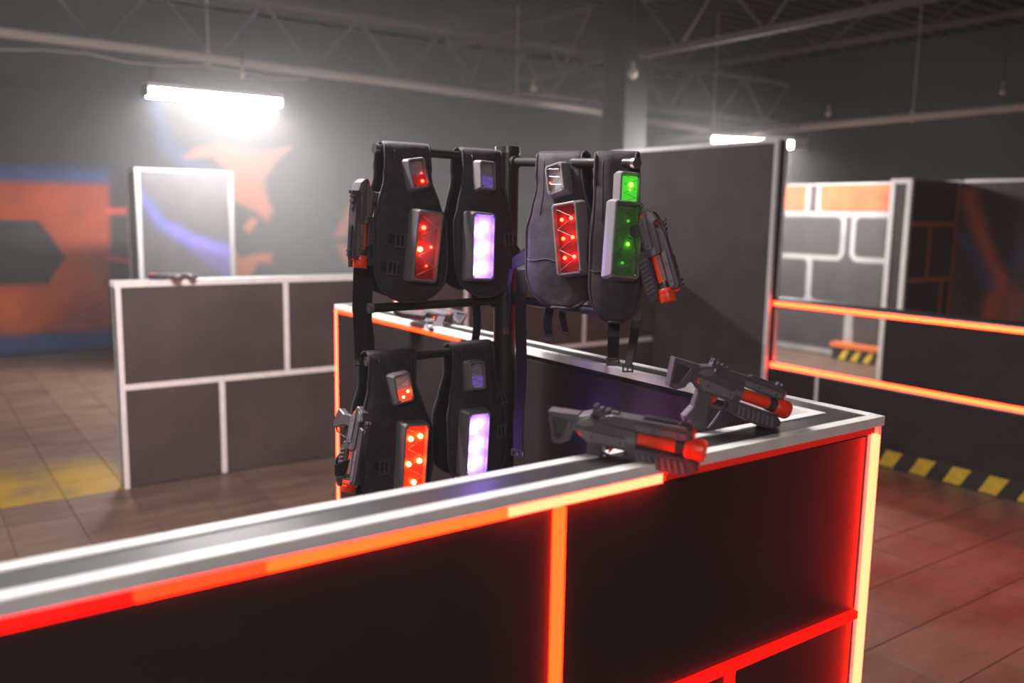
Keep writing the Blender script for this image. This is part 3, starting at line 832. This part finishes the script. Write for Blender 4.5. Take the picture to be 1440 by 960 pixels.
# ------------------------------------------------------------------ vest rack
RX, RY = 1.497, 2.149
rack = empty('vest_rack', (RX, RY, 0))
tag(rack, 'dark steel post rack with horizontal arms holding the vests', 'rack')
MB().cyl((0, 0, 0.02), (0, 0, 1.815), 0.034, n=28).build('post', 'steel_dark', rack, smooth='auto')
MB().cyl((0, 0, 1.815), (0, 0, 1.835), 0.038, 0.036, n=28).build('post_cap', 'steel_dark', rack, smooth='auto')
MB().cyl((0, 0, 0), (0, 0, 0.02), 0.11, n=28).build('base_plate', 'steel_dark', rack, smooth='auto')
BR = 0.0125
arms = [((-0.030, 0, 1.800), (-0.425, 0, 1.806)), ((-0.030, 0, 1.382), (-0.445, 0, 1.380)), ((-0.030, 0, 1.243), (-0.455, 0, 1.235)),
        ((0, -0.030, 1.790), (0, -0.546, 1.768)), ((0, -0.030, 1.390), (0, -0.532, 1.392))]
for a, b in arms:
    a = Vector(a); b = Vector(b); d = (b - a).normalized()
    ar = MB().cyl(a, b, BR, n=18).build('arm', 'steel_dark', rack, smooth='auto')
    MB().cyl(b - d * 0.004, b + d * 0.008, BR + 0.0016, n=18).build('end_cap', 'steel_cap', ar, smooth='auto')
    MB().cyl(a, a + d * 0.018, BR + 0.006, n=18).build('collar', 'steel_dark', ar, smooth='auto')

# ------------------------------------------------------------------ vests
def half_w(t, wt, wm):
    pts = [(0.0, wt), (0.12, wt * 1.0), (0.25, wt * 1.04), (0.40, wt + (wm - wt) * 0.55), (0.52, wm), (0.80, wm * 1.0), (0.90, wm * 0.90), (0.96, wm * 0.66), (1.0, wm * 0.30)]
    for (a, va), (b, vb) in zip(pts[:-1], pts[1:]):
        if t <= b:
            k = (t - a) / (b - a); k = k * k * (3 - 2 * k) * 0.5 + k * 0.5
            return va + (vb - va) * k
    return pts[-1][1]
def vest_panel(side, hgt, wt, wm, bulge, lean, wrinkle, seed, dx=0.0):
    """drape over the bar: side -1 = front (towards -y), +1 = back"""
    rnd = random.Random(seed)
    ph = [rnd.uniform(0, 6.28) for _ in range(6)]
    rb = BR + 0.007
    NU, NT = 12, 34
    P = []
    arc = rb * math.pi / 2
    L = hgt + arc
    for j in range(NT + 1):
        s = L * (j / NT) ** 0.9 if j else 0.0
        t = s / L
        if s < arc:
            th = s / rb
            y, z = rb * math.sin(th), rb * math.cos(th)
        else:
            q = (s - arc) / hgt
            y = rb + bulge * math.sin(min(1, q * 1.15) * math.pi * 0.62) + lean * q
            z = -(s - arc)
        w = half_w(t, wt, wm)
        row = []
        for i in range(NU + 1):
            u = -1 + 2 * i / NU
            yy = y + 0.012 * (1 - u * u) * (0.3 + 0.7 * math.sin(math.pi * min(1, max(0, (t - 0.1) / 0.85)))) - 0.006 * abs(u) ** 3 * (1 if t > 0.2 else 0)
            yy += wrinkle * (math.sin(u * 3.1 + t * 9 + ph[0]) * 0.6 + math.sin(u * 6.3 - t * 5 + ph[1]) * 0.4) * (1 if t > 0.08 else t / 0.08)
            row.append(Vector((dx * t + u * w + 0.004 * math.sin(t * 7 + ph[2]) * (1 - t), side * yy, z)))
        P.append(row)
    return P
def panel_obj(P, name, m, parent, thick, side):
    nt, nu = len(P), len(P[0])
    mb = MB().add([v for r in P for v in r], [(j*nu + i, j*nu + i + 1, (j+1)*nu + i + 1, (j+1)*nu + i) for j in range(nt - 1) for i in range(nu - 1)])
    me = bpy.data.meshes.new(name)
    me.from_pydata(mb.v, [], [f[::side * -1] if side > 0 else f for f in mb.f])
    me.materials.append(M[m])
    for p in me.polygons: p.use_smooth = True
    o = bpy.data.objects.new(name, me); COL.objects.link(o); o.parent = parent
    s = o.modifiers.new('thick', 'SOLIDIFY'); s.thickness = thick; s.offset = 0
    return o
def sample(P, u, t):
    """point on panel: u -1..1, t 0..1 measured along rows"""
    nt, nu = len(P) - 1, len(P[0]) - 1
    fi, fj = (u + 1) / 2 * nu, t * nt
    i, j = min(int(fi), nu - 1), min(int(fj), nt - 1)
    a, b = fi - i, fj - j
    return (P[j][i] * (1-a) + P[j][i+1] * a) * (1-b) + (P[j+1][i] * (1-a) + P[j+1][i+1] * a) * b
def row_at(P, z):
    best = 0
    for j in range(len(P)):
        if P[j][len(P[j]) // 2].z >= z: best = j
    return best / (len(P) - 1)

def light_box(parent, name, c, W, Hh, D, mtx, mats, leds, glow_rect=None, ribs=True, cover='cover_clear', house='housing'):
    """sensor housing: tapered tray, board, LEDs, clear cover with screws; local x right, z up, -y out"""
    root_m = Matrix.Translation(c) @ mtx
    def T(v): return root_m @ Vector(v)
    w, h = W / 2, Hh / 2
    e = 0.0055
    def rect(w_, h_, y, ch=0.006):
        return [(-w_ + ch, y, -h_), (w_ - ch, y, -h_), (w_, y, -h_ + ch), (w_, y, h_ - ch), (w_ - ch, y, h_), (-w_ + ch, y, h_), (-w_, y, h_ - ch), (-w_, y, -h_ + ch)]
    rings = [rect(w + 0.004, h + 0.004, 0.004), rect(w + 0.004, h + 0.004, -D * 0.35), rect(w, h, -D + 0.002), rect(w - 0.002, h - 0.002, -D), rect(w - e, h - e, -D, 0.004), rect(w - e - 0.001, h - e - 0.001, -D * 0.62, 0.004)]
    mb = MB()
    vs_ = [T(v) for r in rings for v in r]
    fs = [(i*8 + k, i*8 + (k+1) % 8, (i+1)*8 + (k+1) % 8, (i+1)*8 + k) for i in range(len(rings) - 1) for k in range(8)]
    fs.append(tuple(range(8))[::-1])
    hs = mb.add(vs_, fs).build(name, house, parent, smooth=False)
    # board at the back of the tray
    MB().add([T(v) for v in rect(w - e, h - e, -D * 0.62, 0.004)], [tuple(range(8))]).build('circuit_board', mats[0], hs)
    if glow_rect:
        x0, x1, z0, z1 = glow_rect
        MB().box((0, 0, 0), (1, 1, 1), root_m @ Matrix.Translation((x0 * w, -D * 0.62 - 0.004, z0 * h)) @ Matrix.Diagonal(((x1 - x0) * w, 0.003, (z1 - z0) * h, 1))).build('glow_plate', mats[1], hs)
    for x, z, r, m in leds:
        p = (x * w, -D * 0.62 - min(r, 0.006), z * h)
        s = MB().sphere((0, 0, 0), r, 10, 8)
        s.v = [tuple(T(Vector(p) + Vector(v))) for v in s.v]
        s.build('led', m, hs, smooth=True)
    cv = MB().add([T(v) for v in rect(w - e + 0.001, h - e + 0.001, -D + 0.0025, 0.004)], [tuple(range(8))]).build('cover', cover, hs)
    if ribs:
        mb = MB()
        nn = ribs if isinstance(ribs, int) and ribs > 1 else 3
        ww = (w - e) * 0.75; hh = (h - e) * 0.9
        for k in range(nn):
            z0 = hh - 2 * hh * k / nn; z1 = hh - 2 * hh * (k + 1) / nn; zm = (z0 + z1) / 2
            for a, b in (((-ww, z0), (ww, zm)), ((ww, zm), (-ww, z1))):
                mb.cyl(T((a[0], -D + 0.0018, a[1])), T((b[0], -D + 0.0018, b[1])), 0.0008, n=5)
        mb.build('cover_rib', 'cover_rib', hs)
    for sx in (-1, 1):
        for sz in (-1, 1):
            q = (sx * (w - e - 0.003), -D + 0.001, sz * (h - e - 0.004))
            MB().cyl(T(q), T((q[0], -D - 0.0012, q[2])), 0.0026, n=10).build('screw', 'screw', hs)
    return hs

def buckle(parent, c, w, h, mtx, name='buckle'):
    mb = MB()
    R_ = Matrix.Translation(c) @ mtx
    t = 0.0035
    for lo, hi in (((-w/2, -0.004, -h/2), (-w/2 + t, 0.002, h/2)), ((w/2 - t, -0.004, -h/2), (w/2, 0.002, h/2)),
                   ((-w/2, -0.004, -h/2), (w/2, 0.002, -h/2 + t)), ((-w/2, -0.004, h/2 - t), (w/2, 0.002, h/2)), ((-0.002, -0.003, -h/2), (0.002, 0.001, h/2))):
        mb.box(lo, hi, R_)
    return mb.build(name, 'buckle', parent, bevel=0.0008)

def make_vest(label, loc, rotz, kind, hgt=0.405, wt=0.062, wm=0.108, roll_big=-5, roll_small=-5, turn=0.0, seed=1, big=(0.012, -0.255), small=(0.012, -0.085),
              lean=0.0, dx=0.0, tails=(), belt=-1, big_turn=0.0, small_turn=0.0, buckles=()):
    v = empty('laser_vest', loc)
    v.rotation_euler = (0, 0, rotz)
    tag(v, label, 'vest', 'laser tag vests hung on the rack')
    F = vest_panel(-1, hgt, wt, wm, 0.014, 0.02 + lean, 0.0035, seed, dx)
    B = vest_panel(1, hgt * 0.97, wt * 1.02, wm * 1.02, 0.012, 0.02, 0.004, seed + 50, -dx * 0.3)
    panel_obj(F, 'front_panel', 'fabric', v, 0.010, -1)
    panel_obj(B, 'back_panel', 'fabric_back', v, 0.010, 1)
    edge = [F[j][0] for j in range(0, len(F))] + [F[-1][i] for i in range(1, len(F[0]) - 1)] + [F[j][-1] for j in range(len(F) - 1, -1, -1)]
    MB().tube([p + Vector((0, -0.004, 0)) for p in edge], 0.0042, 7).build('edge_piping', 'piping', v, smooth=True)
    edge = [B[j][0] for j in range(0, len(B))] + [B[-1][i] for i in range(1, len(B[0]) - 1)] + [B[j][-1] for j in range(len(B) - 1, -1, -1)]
    MB().tube([p + Vector((0, 0.004, 0)) for p in edge], 0.0042, 7).build('edge_piping', 'piping', v, smooth=True)
    # seam down the shoulder strap and pocket flap lines
    for u in (-0.62, 0.62):
        MB().tube([sample(F, u, 0.05 + 0.03 * k) + Vector((0, -0.0055, 0)) for k in range(12)], 0.0016, 5).build('seam', 'piping', v, smooth=True)
    tt = row_at(F, -hgt * 0.70)
    MB().tube([sample(F, -0.98 + 0.14 * k, tt + 0.01 * math.sin(k)) + Vector((0, -0.006, 0)) for k in range(15)], 0.0018, 5).build('seam', 'piping', v, smooth=True)
    # fabric backing pad for the light panel
    def box_m(zc, xc, roll, tn):
        t = row_at(F, zc)
        u = xc / half_w(t, wt, wm)
        p = sample(F, max(-1, min(1, u)), t); p1 = sample(F, max(-1, min(1, u)), min(1, t + 0.15)); p0 = sample(F, max(-1, min(1, u)), max(0.08, t - 0.1))
        d = (p0 - p1).normalized()
        pitch = math.atan2(-d.y, d.z)
        return Vector((xc + dx * t, p.y - 0.004, zc)), Matrix.Rotation(tn, 4, 'Z') @ Matrix.Rotation(pitch, 4, 'X') @ Matrix.Rotation(math.radians(roll), 4, 'Y')
    c1, m1 = box_m(big[1], big[0], roll_big, big_turn)
    c2, m2 = box_m(small[1], small[0], roll_small, small_turn)
    BW, BH, BD = 0.078, 0.188, 0.040
    SW, SHh, SD = 0.054, 0.082, 0.034
    if kind == 'red_dim':
        light_box(v, 'light_panel', c1, BW, BH, BD, m1, ('board_red', 'red_glow'),
                  [(-0.35, 0.52, 0.0065, 'red_led'), (-0.45, -0.10, 0.007, 'amber_led'), (0.4, 0.0, 0.004, 'red_led'), (0.2, -0.55, 0.003, 'red_led')])
        light_box(v, 'sensor_box', c2, SW, SHh, SD, m2, ('board_grey', 'red_glow'), [(0.35, -0.52, 0.005, 'red_led'), (0.5, 0.0, 0.002, 'red_led')], (-0.8, 0.8, -0.85, -0.1), ribs=1)
    elif kind == 'red_six':
        light_box(v, 'light_panel', c1, BW, BH, BD, m1, ('board_red', 'red_glow'),
                  [(x, z, 0.0052, 'red_led') for x in (-0.38, 0.38) for z in (0.55, 0.02, -0.52)])
        light_box(v, 'sensor_box', c2, SW, SHh, SD, m2, ('board_grey', 'red_glow'), [(-0.8, -0.1, 0.003, 'red_led')], None, ribs=1)
    elif kind == 'red_bright':
        light_box(v, 'light_panel', c1, BW, BH, BD, m1, ('board_bright', 'red_glow_strong'),
                  [(x, z, 0.0075, 'amber_led') for x, z in ((-0.35, 0.55), (0.4, 0.62), (-0.4, -0.2), (0.45, -0.12), (0.1, -0.75))])
        light_box(v, 'sensor_box', c2, SW, SHh, SD, m2, ('board_grey', 'red_glow_strong'), [(-0.1, -0.6, 0.004, 'amber_led'), (0.5, -0.3, 0.004, 'amber_led')], (-0.85, 0.85, -0.9, -0.1), ribs=1)
    elif kind == 'violet':
        light_box(v, 'light_panel', c1, BW, BH, BD, m1, ('board_white', 'violet_glow'),
                  [(x, z, 0.007, 'violet_led') for x, z in ((0.25, 0.6), (-0.3, 0.45), (0.3, 0.0), (-0.2, -0.15), (0.25, -0.6), (-0.3, -0.7))])
        light_box(v, 'sensor_box', c2, SW, SHh, SD, m2, ('board_grey', 'violet_dim'), [], (-0.8, 0.8, -0.85, -0.05), ribs=1)
    elif kind == 'green':
        light_box(v, 'light_panel', c1, BW, BH, BD, m1, ('board_green', 'green_dim'),
                  [(0.1, 0.5, 0.004, 'green_dim'), (0.2, -0.1, 0.004, 'green_led'), (-0.1, -0.6, 0.004, 'green_dim')], None, cover='cover_green', ribs=3)
        light_box(v, 'sensor_box', c2, SW, SHh, SD, m2, ('board_green', 'green_dim'), [(0.15, 0.25, 0.0065, 'green_led'), (0.1, -0.05, 0.003, 'green_led')], (-0.7, 0.8, -0.8, 0.8), cover='cover_green', ribs=1)
    # side straps, belts and buckles
    for bx, bz, rl in buckles:
        t = row_at(F, bz)
        p = sample(F, max(-1, min(1, bx / half_w(t, wt, wm))), t)
        st_ = MB().ribbon([p + Vector((-0.03, -0.006, 0.006)), p + Vector((0, -0.008, 0)), p + Vector((0.03, -0.006, -0.004))], 0.024, 0.002, (0, 0, 1)).build('side_strap', 'webbing', v)
        buckle(st_, p + Vector((0, -0.011, 0)), 0.030, 0.038, Matrix.Rotation(math.radians(rl), 4, 'Y'))
    if belt:
        s = belt
        t = row_at(F, -hgt * 0.66)
        a = sample(F, s * 0.97, t); b = sample(B, s * 0.97, t)
        mid = Vector((s * (wm + 0.045), 0, a.z - 0.03))
        pts = []
        for k in range(13):
            q = k / 12
            pts.append(a * (1-q)**2 + mid * 2 * q * (1-q) + b * q * q + Vector((s * 0.03 * math.sin(math.pi * q), 0, -0.018 * math.sin(math.pi * q))))
        MB().ribbon(pts, 0.034, 0.003, (0, 0, 1)).build('waist_strap', 'webbing', v, smooth=False)
    for (x, y, z0, ln, w, tw, sway) in tails:
        pts = [(x + sway * (k / 8) ** 1.5, y + 0.006 * math.sin(k * 1.1 + x * 30), z0 - ln * k / 8) for k in range(9)]
        tl = MB().ribbon(pts, w, 0.003, (1, 0, 0), twist=tw).build('strap_tail', 'webbing', v)
        e = Vector(pts[-1])
        buckle(tl, e + Vector((0, 0, -0.004)), w * 1.12, 0.020, Matrix.Identity(4), 'strap_end')
    return v

def on_arm(k, f):
    a, b = arms[k]
    p = Vector(a).lerp(Vector(b), f)
    return Vector((RX + p.x, RY + p.y, p.z))
make_vest('black laser vest with dim red light panel at outer end of top left arm', (1.152, RY, 1.8045), 0, 'red_dim', hgt=0.405, seed=3, roll_big=7, roll_small=-9, big=(0.018, -0.255), small=(0.010, -0.066),
          wt=0.068, wm=0.112, belt=-1, buckles=((-0.045, -0.245, 4), (-0.070, -0.315, 8)),
          tails=((-0.118, 0.03, -0.20, 0.37, 0.040, 0.15, 0.0), (-0.088, 0.045, -0.33, 0.24, 0.026, 0.0, 0.004)))
make_vest('black laser vest with white violet light panel beside the post on top arm', (1.392, RY - 0.001, 1.8015), 0, 'violet', hgt=0.395, seed=8, roll_big=3, roll_small=3, big=(-0.040, -0.255), small=(-0.010, -0.060),
          wt=0.066, wm=0.100, belt=1, buckles=((0.072, -0.245, -5),), tails=((0.02, 0.03, -0.38, 0.22, 0.026, 0.1, 0.0),))
make_vest('black laser vest with six red lights on top right arm', (RX, 1.885, 1.787), -1.15, 'red_six', hgt=0.395, seed=13, roll_big=-9, roll_small=-16, big=(0.052, -0.210), small=(0.008, -0.058),
          wt=0.068, wm=0.105, belt=-1, dx=0.03, big_turn=-0.12, small_turn=-0.1, buckles=(),
          tails=((-0.105, -0.03, -0.30, 0.52, 0.036, 0.2, 0.0), (-0.135, -0.04, -0.30, 0.17, 0.014, 0.9, -0.01), (-0.05, 0.03, -0.36, 0.13, 0.026, 0.0, 0.0), (-0.01, 0.035, -0.36, 0.12, 0.022, 0.3, 0.01)))
make_vest('black laser vest with green lights at outer end of right arm', (RX, 1.668, 1.776), -0.78, 'green', hgt=0.400, seed=21, roll_big=6, roll_small=4, big=(0.012, -0.198), small=(0.022, -0.075),
          wt=0.050, wm=0.064, belt=0, dx=0.01, big_turn=0.50, small_turn=0.40, buckles=((0.078, -0.235, 0),),
          tails=((0.005, 0.02, -0.38, 0.13, 0.030, 0.0, 0.0), (0.065, 0.0, -0.36, 0.16, 0.024, 0.8, -0.02)))
make_vest('black laser vest with bright orange red light panel on lower arm', (1.105, RY, 1.2405), 0, 'red_bright', hgt=0.41, seed=31, roll_big=5, roll_small=-8, big=(0.030, -0.270), small=(0.008, -0.080),
          wt=0.070, wm=0.112, belt=-1, buckles=((-0.05, -0.30, 3),), tails=((-0.09, 0.0, -0.33, 0.25, 0.030, 0.2, 0.0),))
make_vest('black laser vest with white violet light panel on lower arm', (1.372, RY, 1.2445), 0, 'violet', hgt=0.40, seed=37, roll_big=2, roll_small=3, big=(-0.032, -0.262), small=(-0.016, -0.074),
          wt=0.070, wm=0.100, belt=1, buckles=((0.075, -0.26, -4), (0.085, -0.16, -20)), tails=((0.06, 0.01, -0.36, 0.22, 0.026, 0.1, 0.0),))

# ------------------------------------------------------------------ laser guns
def make_gun():
    g = empty('laser_gun', (0, 0, 0))
    P = lambda poly, w, name, m, ins=0.002: MB().prism(poly, -w, w, ins).build(name, m, g)
    P([(-0.062, 0.096), (-0.060, 0.106), (-0.048, 0.121), (-0.027, 0.128), (-0.016, 0.116), (0.050, 0.113), (0.058, 0.108), (0.058, 0.082), (0.046, 0.072), (-0.030, 0.074)], 0.0155, 'receiver', 'gun_grey')
    P([(-0.050, 0.099), (0.040, 0.095), (0.040, 0.080), (-0.032, 0.078)], 0.0180, 'side_plate', 'gun_light', 0.0015)
    P([(-0.044, 0.117), (-0.027, 0.124), (-0.018, 0.112), (-0.034, 0.104), (-0.052, 0.106)], 0.0172, 'cheek_plate', 'gun_light', 0.0015)
    # stock: hollow triangular frame with a recessed web
    outer = [(-0.107, 0.119), (-0.050, 0.122), (-0.052, 0.106), (-0.064, 0.070), (-0.082, 0.059), (-0.097, 0.061)]
    inner = [(-0.099, 0.110), (-0.068, 0.109), (-0.070, 0.103), (-0.077, 0.078), (-0.084, 0.070), (-0.092, 0.071)]
    s = MB().ring_prism(outer, inner, -0.0115, 0.0115).build('stock', 'gun_grey', g, bevel=0.0015)
    MB().prism(inner, -0.005, 0.005).build('stock_web', 'gun_dark', s)
    P([(-0.032, 0.078), (-0.002, 0.078), (-0.003, 0.050), (0.012, 0.008), (0.010, 0.001), (-0.004, -0.001), (-0.040, 0.010), (-0.043, 0.016), (-0.032, 0.040)], 0.0115, 'grip', 'gun_grey', 0.003)
    P([(0.003, 0.077), (0.018, 0.077), (0.013, 0.064), (0.007, 0.057), (0.006, 0.066)], 0.004, 'trigger', 'gun_orange', 0.001)
    MB().tube([(-0.002, 0, 0.055), (0.010, 0, 0.051), (0.030, 0, 0.052), (0.036, 0, 0.058), (0.038, 0, 0.074)], 0.0026, 7).build('trigger_guard', 'gun_grey', g, smooth=True)
    MB().tube([(0.036, 0, 0.066), (0.030, 0, 0.035), (0.022, 0, 0.010), (0.010, 0, 0.003)], 0.0022, 7).build('grip_strut', 'gun_grey', g, smooth=True)
    P([(-0.012, 0.114), (-0.004, 0.129), (0.010, 0.133), (0.142, 0.134), (0.150, 0.128), (0.149, 0.113), (0.136, 0.109), (0.050, 0.110)], 0.0125, 'upper_housing', 'gun_grey', 0.003)
    P([(0.050, 0.124), (0.140, 0.124), (0.145, 0.113), (0.056, 0.113)], 0.0142, 'housing_plate', 'gun_light', 0.002)
    mb = MB()
    for k in range(11): mb.box((0.066 + k * 0.0052, -0.006, 0.133), (0.069 + k * 0.0052, 0.006, 0.1385))
    mb.box((0.062, -0.0055, 0.131), (0.126, 0.0055, 0.1350)); mb.build('top_rail', 'gun_dark', g)
    mb = MB().box((-0.026, -0.008, 0.125), (0.014, 0.008, 0.134)).box((-0.026, -0.007, 0.133), (-0.018, -0.003, 0.143)).box((-0.026, 0.003, 0.133), (-0.018, 0.007, 0.143))
    mb.box((-0.014, -0.006, 0.133), (-0.008, 0.006, 0.140)).box((-0.004, -0.007, 0.133), (0.004, 0.007, 0.1385)).box((0.008, -0.005, 0.133), (0.020, 0.005, 0.1365))
    mb.build('rear_sight', 'gun_grey', g, bevel=0.0007)
    MB().box((0.124, -0.006, 0.133), (0.148, 0.006, 0.137)).box((0.128, -0.0055, 0.136), (0.133, 0.0055, 0.143)).box((0.139, -0.0055, 0.136), (0.144, 0.0055, 0.142)).build('front_sight', 'gun_dark', g, bevel=0.0006)
    MB().lathe_x([(0.036, 0.012), (0.038, 0.0165), (0.056, 0.0165), (0.058, 0.013)], (0, 0.095), 22).build('barrel_sleeve', 'gun_light', g, smooth='auto')
    MB().lathe_x([(0.054, 0.0), (0.054, 0.0125), (0.126, 0.0125), (0.126, 0.0)], (0, 0.095), 22).build('barrel', 'gun_orange', g, smooth='auto')
    for s_ in (-1, 1): MB().box((0.060, s_ * 0.0122 - 0.0012, 0.0985), (0.122, s_ * 0.0122 + 0.0012, 0.1075)).build('barrel_cover', 'gun_light', g, bevel=0.0008)
    MB().lathe_x([(0.124, 0.0), (0.124, 0.0142), (0.131, 0.0142), (0.132, 0.0132), (0.135, 0.0132), (0.136, 0.0142), (0.141, 0.0142), (0.141, 0.0)], (0, 0.095), 22).build('barrel_collar', 'gun_dark', g, smooth='auto')
    MB().lathe_x([(0.140, 0.0), (0.140, 0.0165), (0.143, 0.0185), (0.150, 0.0185), (0.151, 0.0172), (0.154, 0.0172), (0.155, 0.0190), (0.170, 0.0190), (0.173, 0.0175), (0.173, 0.0112), (0.164, 0.0100), (0.160, 0.0095)], (0, 0.095), 26).build('muzzle', 'gun_orange', g, smooth='auto')
    MB().lathe_x([(0.161, 0.0), (0.163, 0.004), (0.1618, 0.008), (0.160, 0.0098)], (0, 0.095), 22).build('lens', 'gun_lens', g, smooth=True)
    P([(0.036, 0.079), (0.145, 0.079), (0.160, 0.072), (0.164, 0.063), (0.157, 0.052), (0.128, 0.045), (0.050, 0.052), (0.040, 0.060)], 0.0130, 'foregrip', 'gun_grey', 0.003)
    for k in range(8):
        x = 0.056 + k * 0.0112
        MB().prism([(x, 0.073), (x + 0.005, 0.073), (x + 0.011, 0.053), (x + 0.006, 0.053)], -0.0158, 0.0158).build('foregrip_rib', 'gun_light', g)
    P([(0.146, 0.071), (0.164, 0.070), (0.166, 0.060), (0.155, 0.050), (0.140, 0.049)], 0.0095, 'foregrip_tip', 'gun_dark', 0.002)
    MB().cyl((0.148, 0, 0.1225), (0.1535, 0, 0.1225), 0.0072, n=14).build('beacon', 'gun_orange', g, smooth='auto')
    MB().cyl((-0.042, -0.0165, 0.092), (-0.042, 0.0165, 0.092), 0.006, n=12).build('side_button', 'gun_orange', g, smooth='auto')
    for x, z in ((-0.022, 0.088), (0.030, 0.087), (0.086, 0.119), (0.128, 0.118)):
        MB().cyl((x, -0.0190, z), (x, 0.0190, z), 0.0020, n=8).build('screw', 'gun_dark', g) if x < 0.05 else MB().cyl((x, -0.0150, z), (x, 0.0150, z), 0.0022, n=8).build('screw', 'gun_dark', g)
    return g
GUN = make_gun()
gun_used = [False]; COVERS = []
def put_gun(label, mw, compact=False):
    if not gun_used[0]:
        o = GUN; gun_used[0] = True
        for ch in list(GUN.children):
            if ch.name.split('.')[0] == 'barrel_cover': COVERS.append(ch)
    else:
        o = GUN.copy(); COL.objects.link(o)
        for ch in GUN.children:
            if ch.name.split('.')[0] == ('stock' if compact else 'barrel_cover'): continue
            c = ch.copy(); COL.objects.link(c); c.parent = o
            for g2 in ch.children:
                d = g2.copy(); COL.objects.link(d); d.parent = c
    o.matrix_world = mw
    tag(o, label, 'laser gun', 'laser tag guns')
    return o
def euler_m(loc, yaw, pitch, roll):
    return Matrix.Translation(loc) @ Matrix.Rotation(math.radians(yaw), 4, 'Z') @ Matrix.Rotation(math.radians(pitch), 4, 'Y') @ Matrix.Rotation(math.radians(roll), 4, 'X')
def basis_m(anchor_local, anchor_world, xd, zd):
    x = Vector(xd).normalized(); z = Vector(zd); z = (z - x * z.dot(x)).normalized(); y = z.cross(x)
    m = Matrix(((x.x, y.x, z.x, 0), (x.y, y.y, z.y, 0), (x.z, y.z, z.z, 0), (0, 0, 0, 1)))
    loc = Vector(anchor_world) - m.to_3x3() @ Vector(anchor_local)
    m.translation = loc
    return m
put_gun('grey laser gun with orange barrel standing on the counter corner', euler_m((1.2875, 1.1691, 1.2215), -22.2, 19.7, 0.8))
put_gun('dark laser gun lying across the nearest counter edge, muzzle over the red strip', euler_m((1.006, 1.130, 1.171), -58.0, 4.5, 8.0))
CX = lambda r, u, f: CR * r + CU * u + CF * f
put_gun('laser gun with orange muzzle hanging muzzle down from green lit vest', basis_m((0.173, 0, 0.097), (1.520, 1.489, 1.437), CX(0.24, -0.95, -0.12), CX(0.85, 0.2, -0.45)), True)
put_gun('laser gun hanging muzzle down left of the dim red vest', basis_m((0.173, 0, 0.097), (1.003, 2.117, 1.492), CX(-0.06, -1.0, 0.05), CX(-0.55, 0, -0.8)), True)
put_gun('laser gun hanging from left side of lower orange lit vest', basis_m((0.173, 0, 0.097), (0.965, 2.12, 0.885), CX(-0.16, -1.0, 0.0), CX(0.75, 0, -0.65)), True)
put_gun('laser gun resting on far arm of the counter above glowing strip', basis_m((0.03, 0, 0.085), (1.645, 2.86, 1.262), CX(-0.97, 0.20, 0.05), CX(0.2, 0.72, 0.7)))
put_gun('small dark laser gun on top of the long left barrier', basis_m((0.03, -0.0155, 0.075), (1.340, 5.372, 1.2245), Vector((-0.817, 0.577, 0)), Vector((0.577, 0.817, 0.0))))

for c in COVERS: bpy.data.objects.remove(c)   # only the compact guns carry the grey barrel cover

# ------------------------------------------------------------------ small litter
def scrap(label, p, s, rz):
    o = MB().add([(-s, -s*0.6, 0), (s, -s*0.7, 0), (s*0.9, s*0.6, 0.002), (-s*0.8, s*0.7, 0.001), (0, 0, 0.006)], [(0, 1, 4), (1, 2, 4), (2, 3, 4), (3, 0, 4), (3, 2, 1, 0)]).build('paper_scrap', 'paper')
    o.location = p; o.rotation_euler = (0, 0, rz); tag(o, label, 'litter')
scrap('tiny white paper scrap on the dark floor at right', (2.745, 1.47, 0.0), 0.014, 0.4)
scrap('tiny white paper scrap on the counter corner top', (1.600, 1.165, H), 0.0025, 0.2)

# ------------------------------------------------------------------ haze filling the hall
vsn = wn.nodes.new('ShaderNodeVolumeScatter')
vsn.inputs['Color'].default_value = (0.92, 0.92, 0.93, 1)
# a bank of haze hangs at the back of the hall around the lamps and thins out on all sides
geo = wn.nodes.new('ShaderNodeNewGeometry')
sb = wn.nodes.new('ShaderNodeVectorMath'); sb.operation = 'SUBTRACT'
sb.inputs[1].default_value = (5.2, 8.1, 1.75)
wn.links.new(geo.outputs['Position'], sb.inputs[0])
dv = wn.nodes.new('ShaderNodeVectorMath'); dv.operation = 'DIVIDE'
dv.inputs[1].default_value = (4.5, 3.6, 2.6)
wn.links.new(sb.outputs[0], dv.inputs[0])
ln = wn.nodes.new('ShaderNodeVectorMath'); ln.operation = 'LENGTH'
wn.links.new(dv.outputs[0], ln.inputs[0])
hz = wn.nodes.new('ShaderNodeMapRange'); hz.interpolation_type = 'SMOOTHSTEP'
hz.inputs[1].default_value = 1.1; hz.inputs[2].default_value = 0.25
hz.inputs[3].default_value = HAZE_BASE; hz.inputs[4].default_value = HAZE_DENSITY
wn.links.new(ln.outputs['Value'], hz.inputs[0])
wn.links.new(hz.outputs[0], vsn.inputs['Density'])
world.cycles.volume_step_size = 1.0
scene.cycles.volume_max_steps = 9
vsn.inputs['Anisotropy'].default_value = HAZE_ANISO
wn.links.new(vsn.outputs[0], wo.inputs['Volume'])
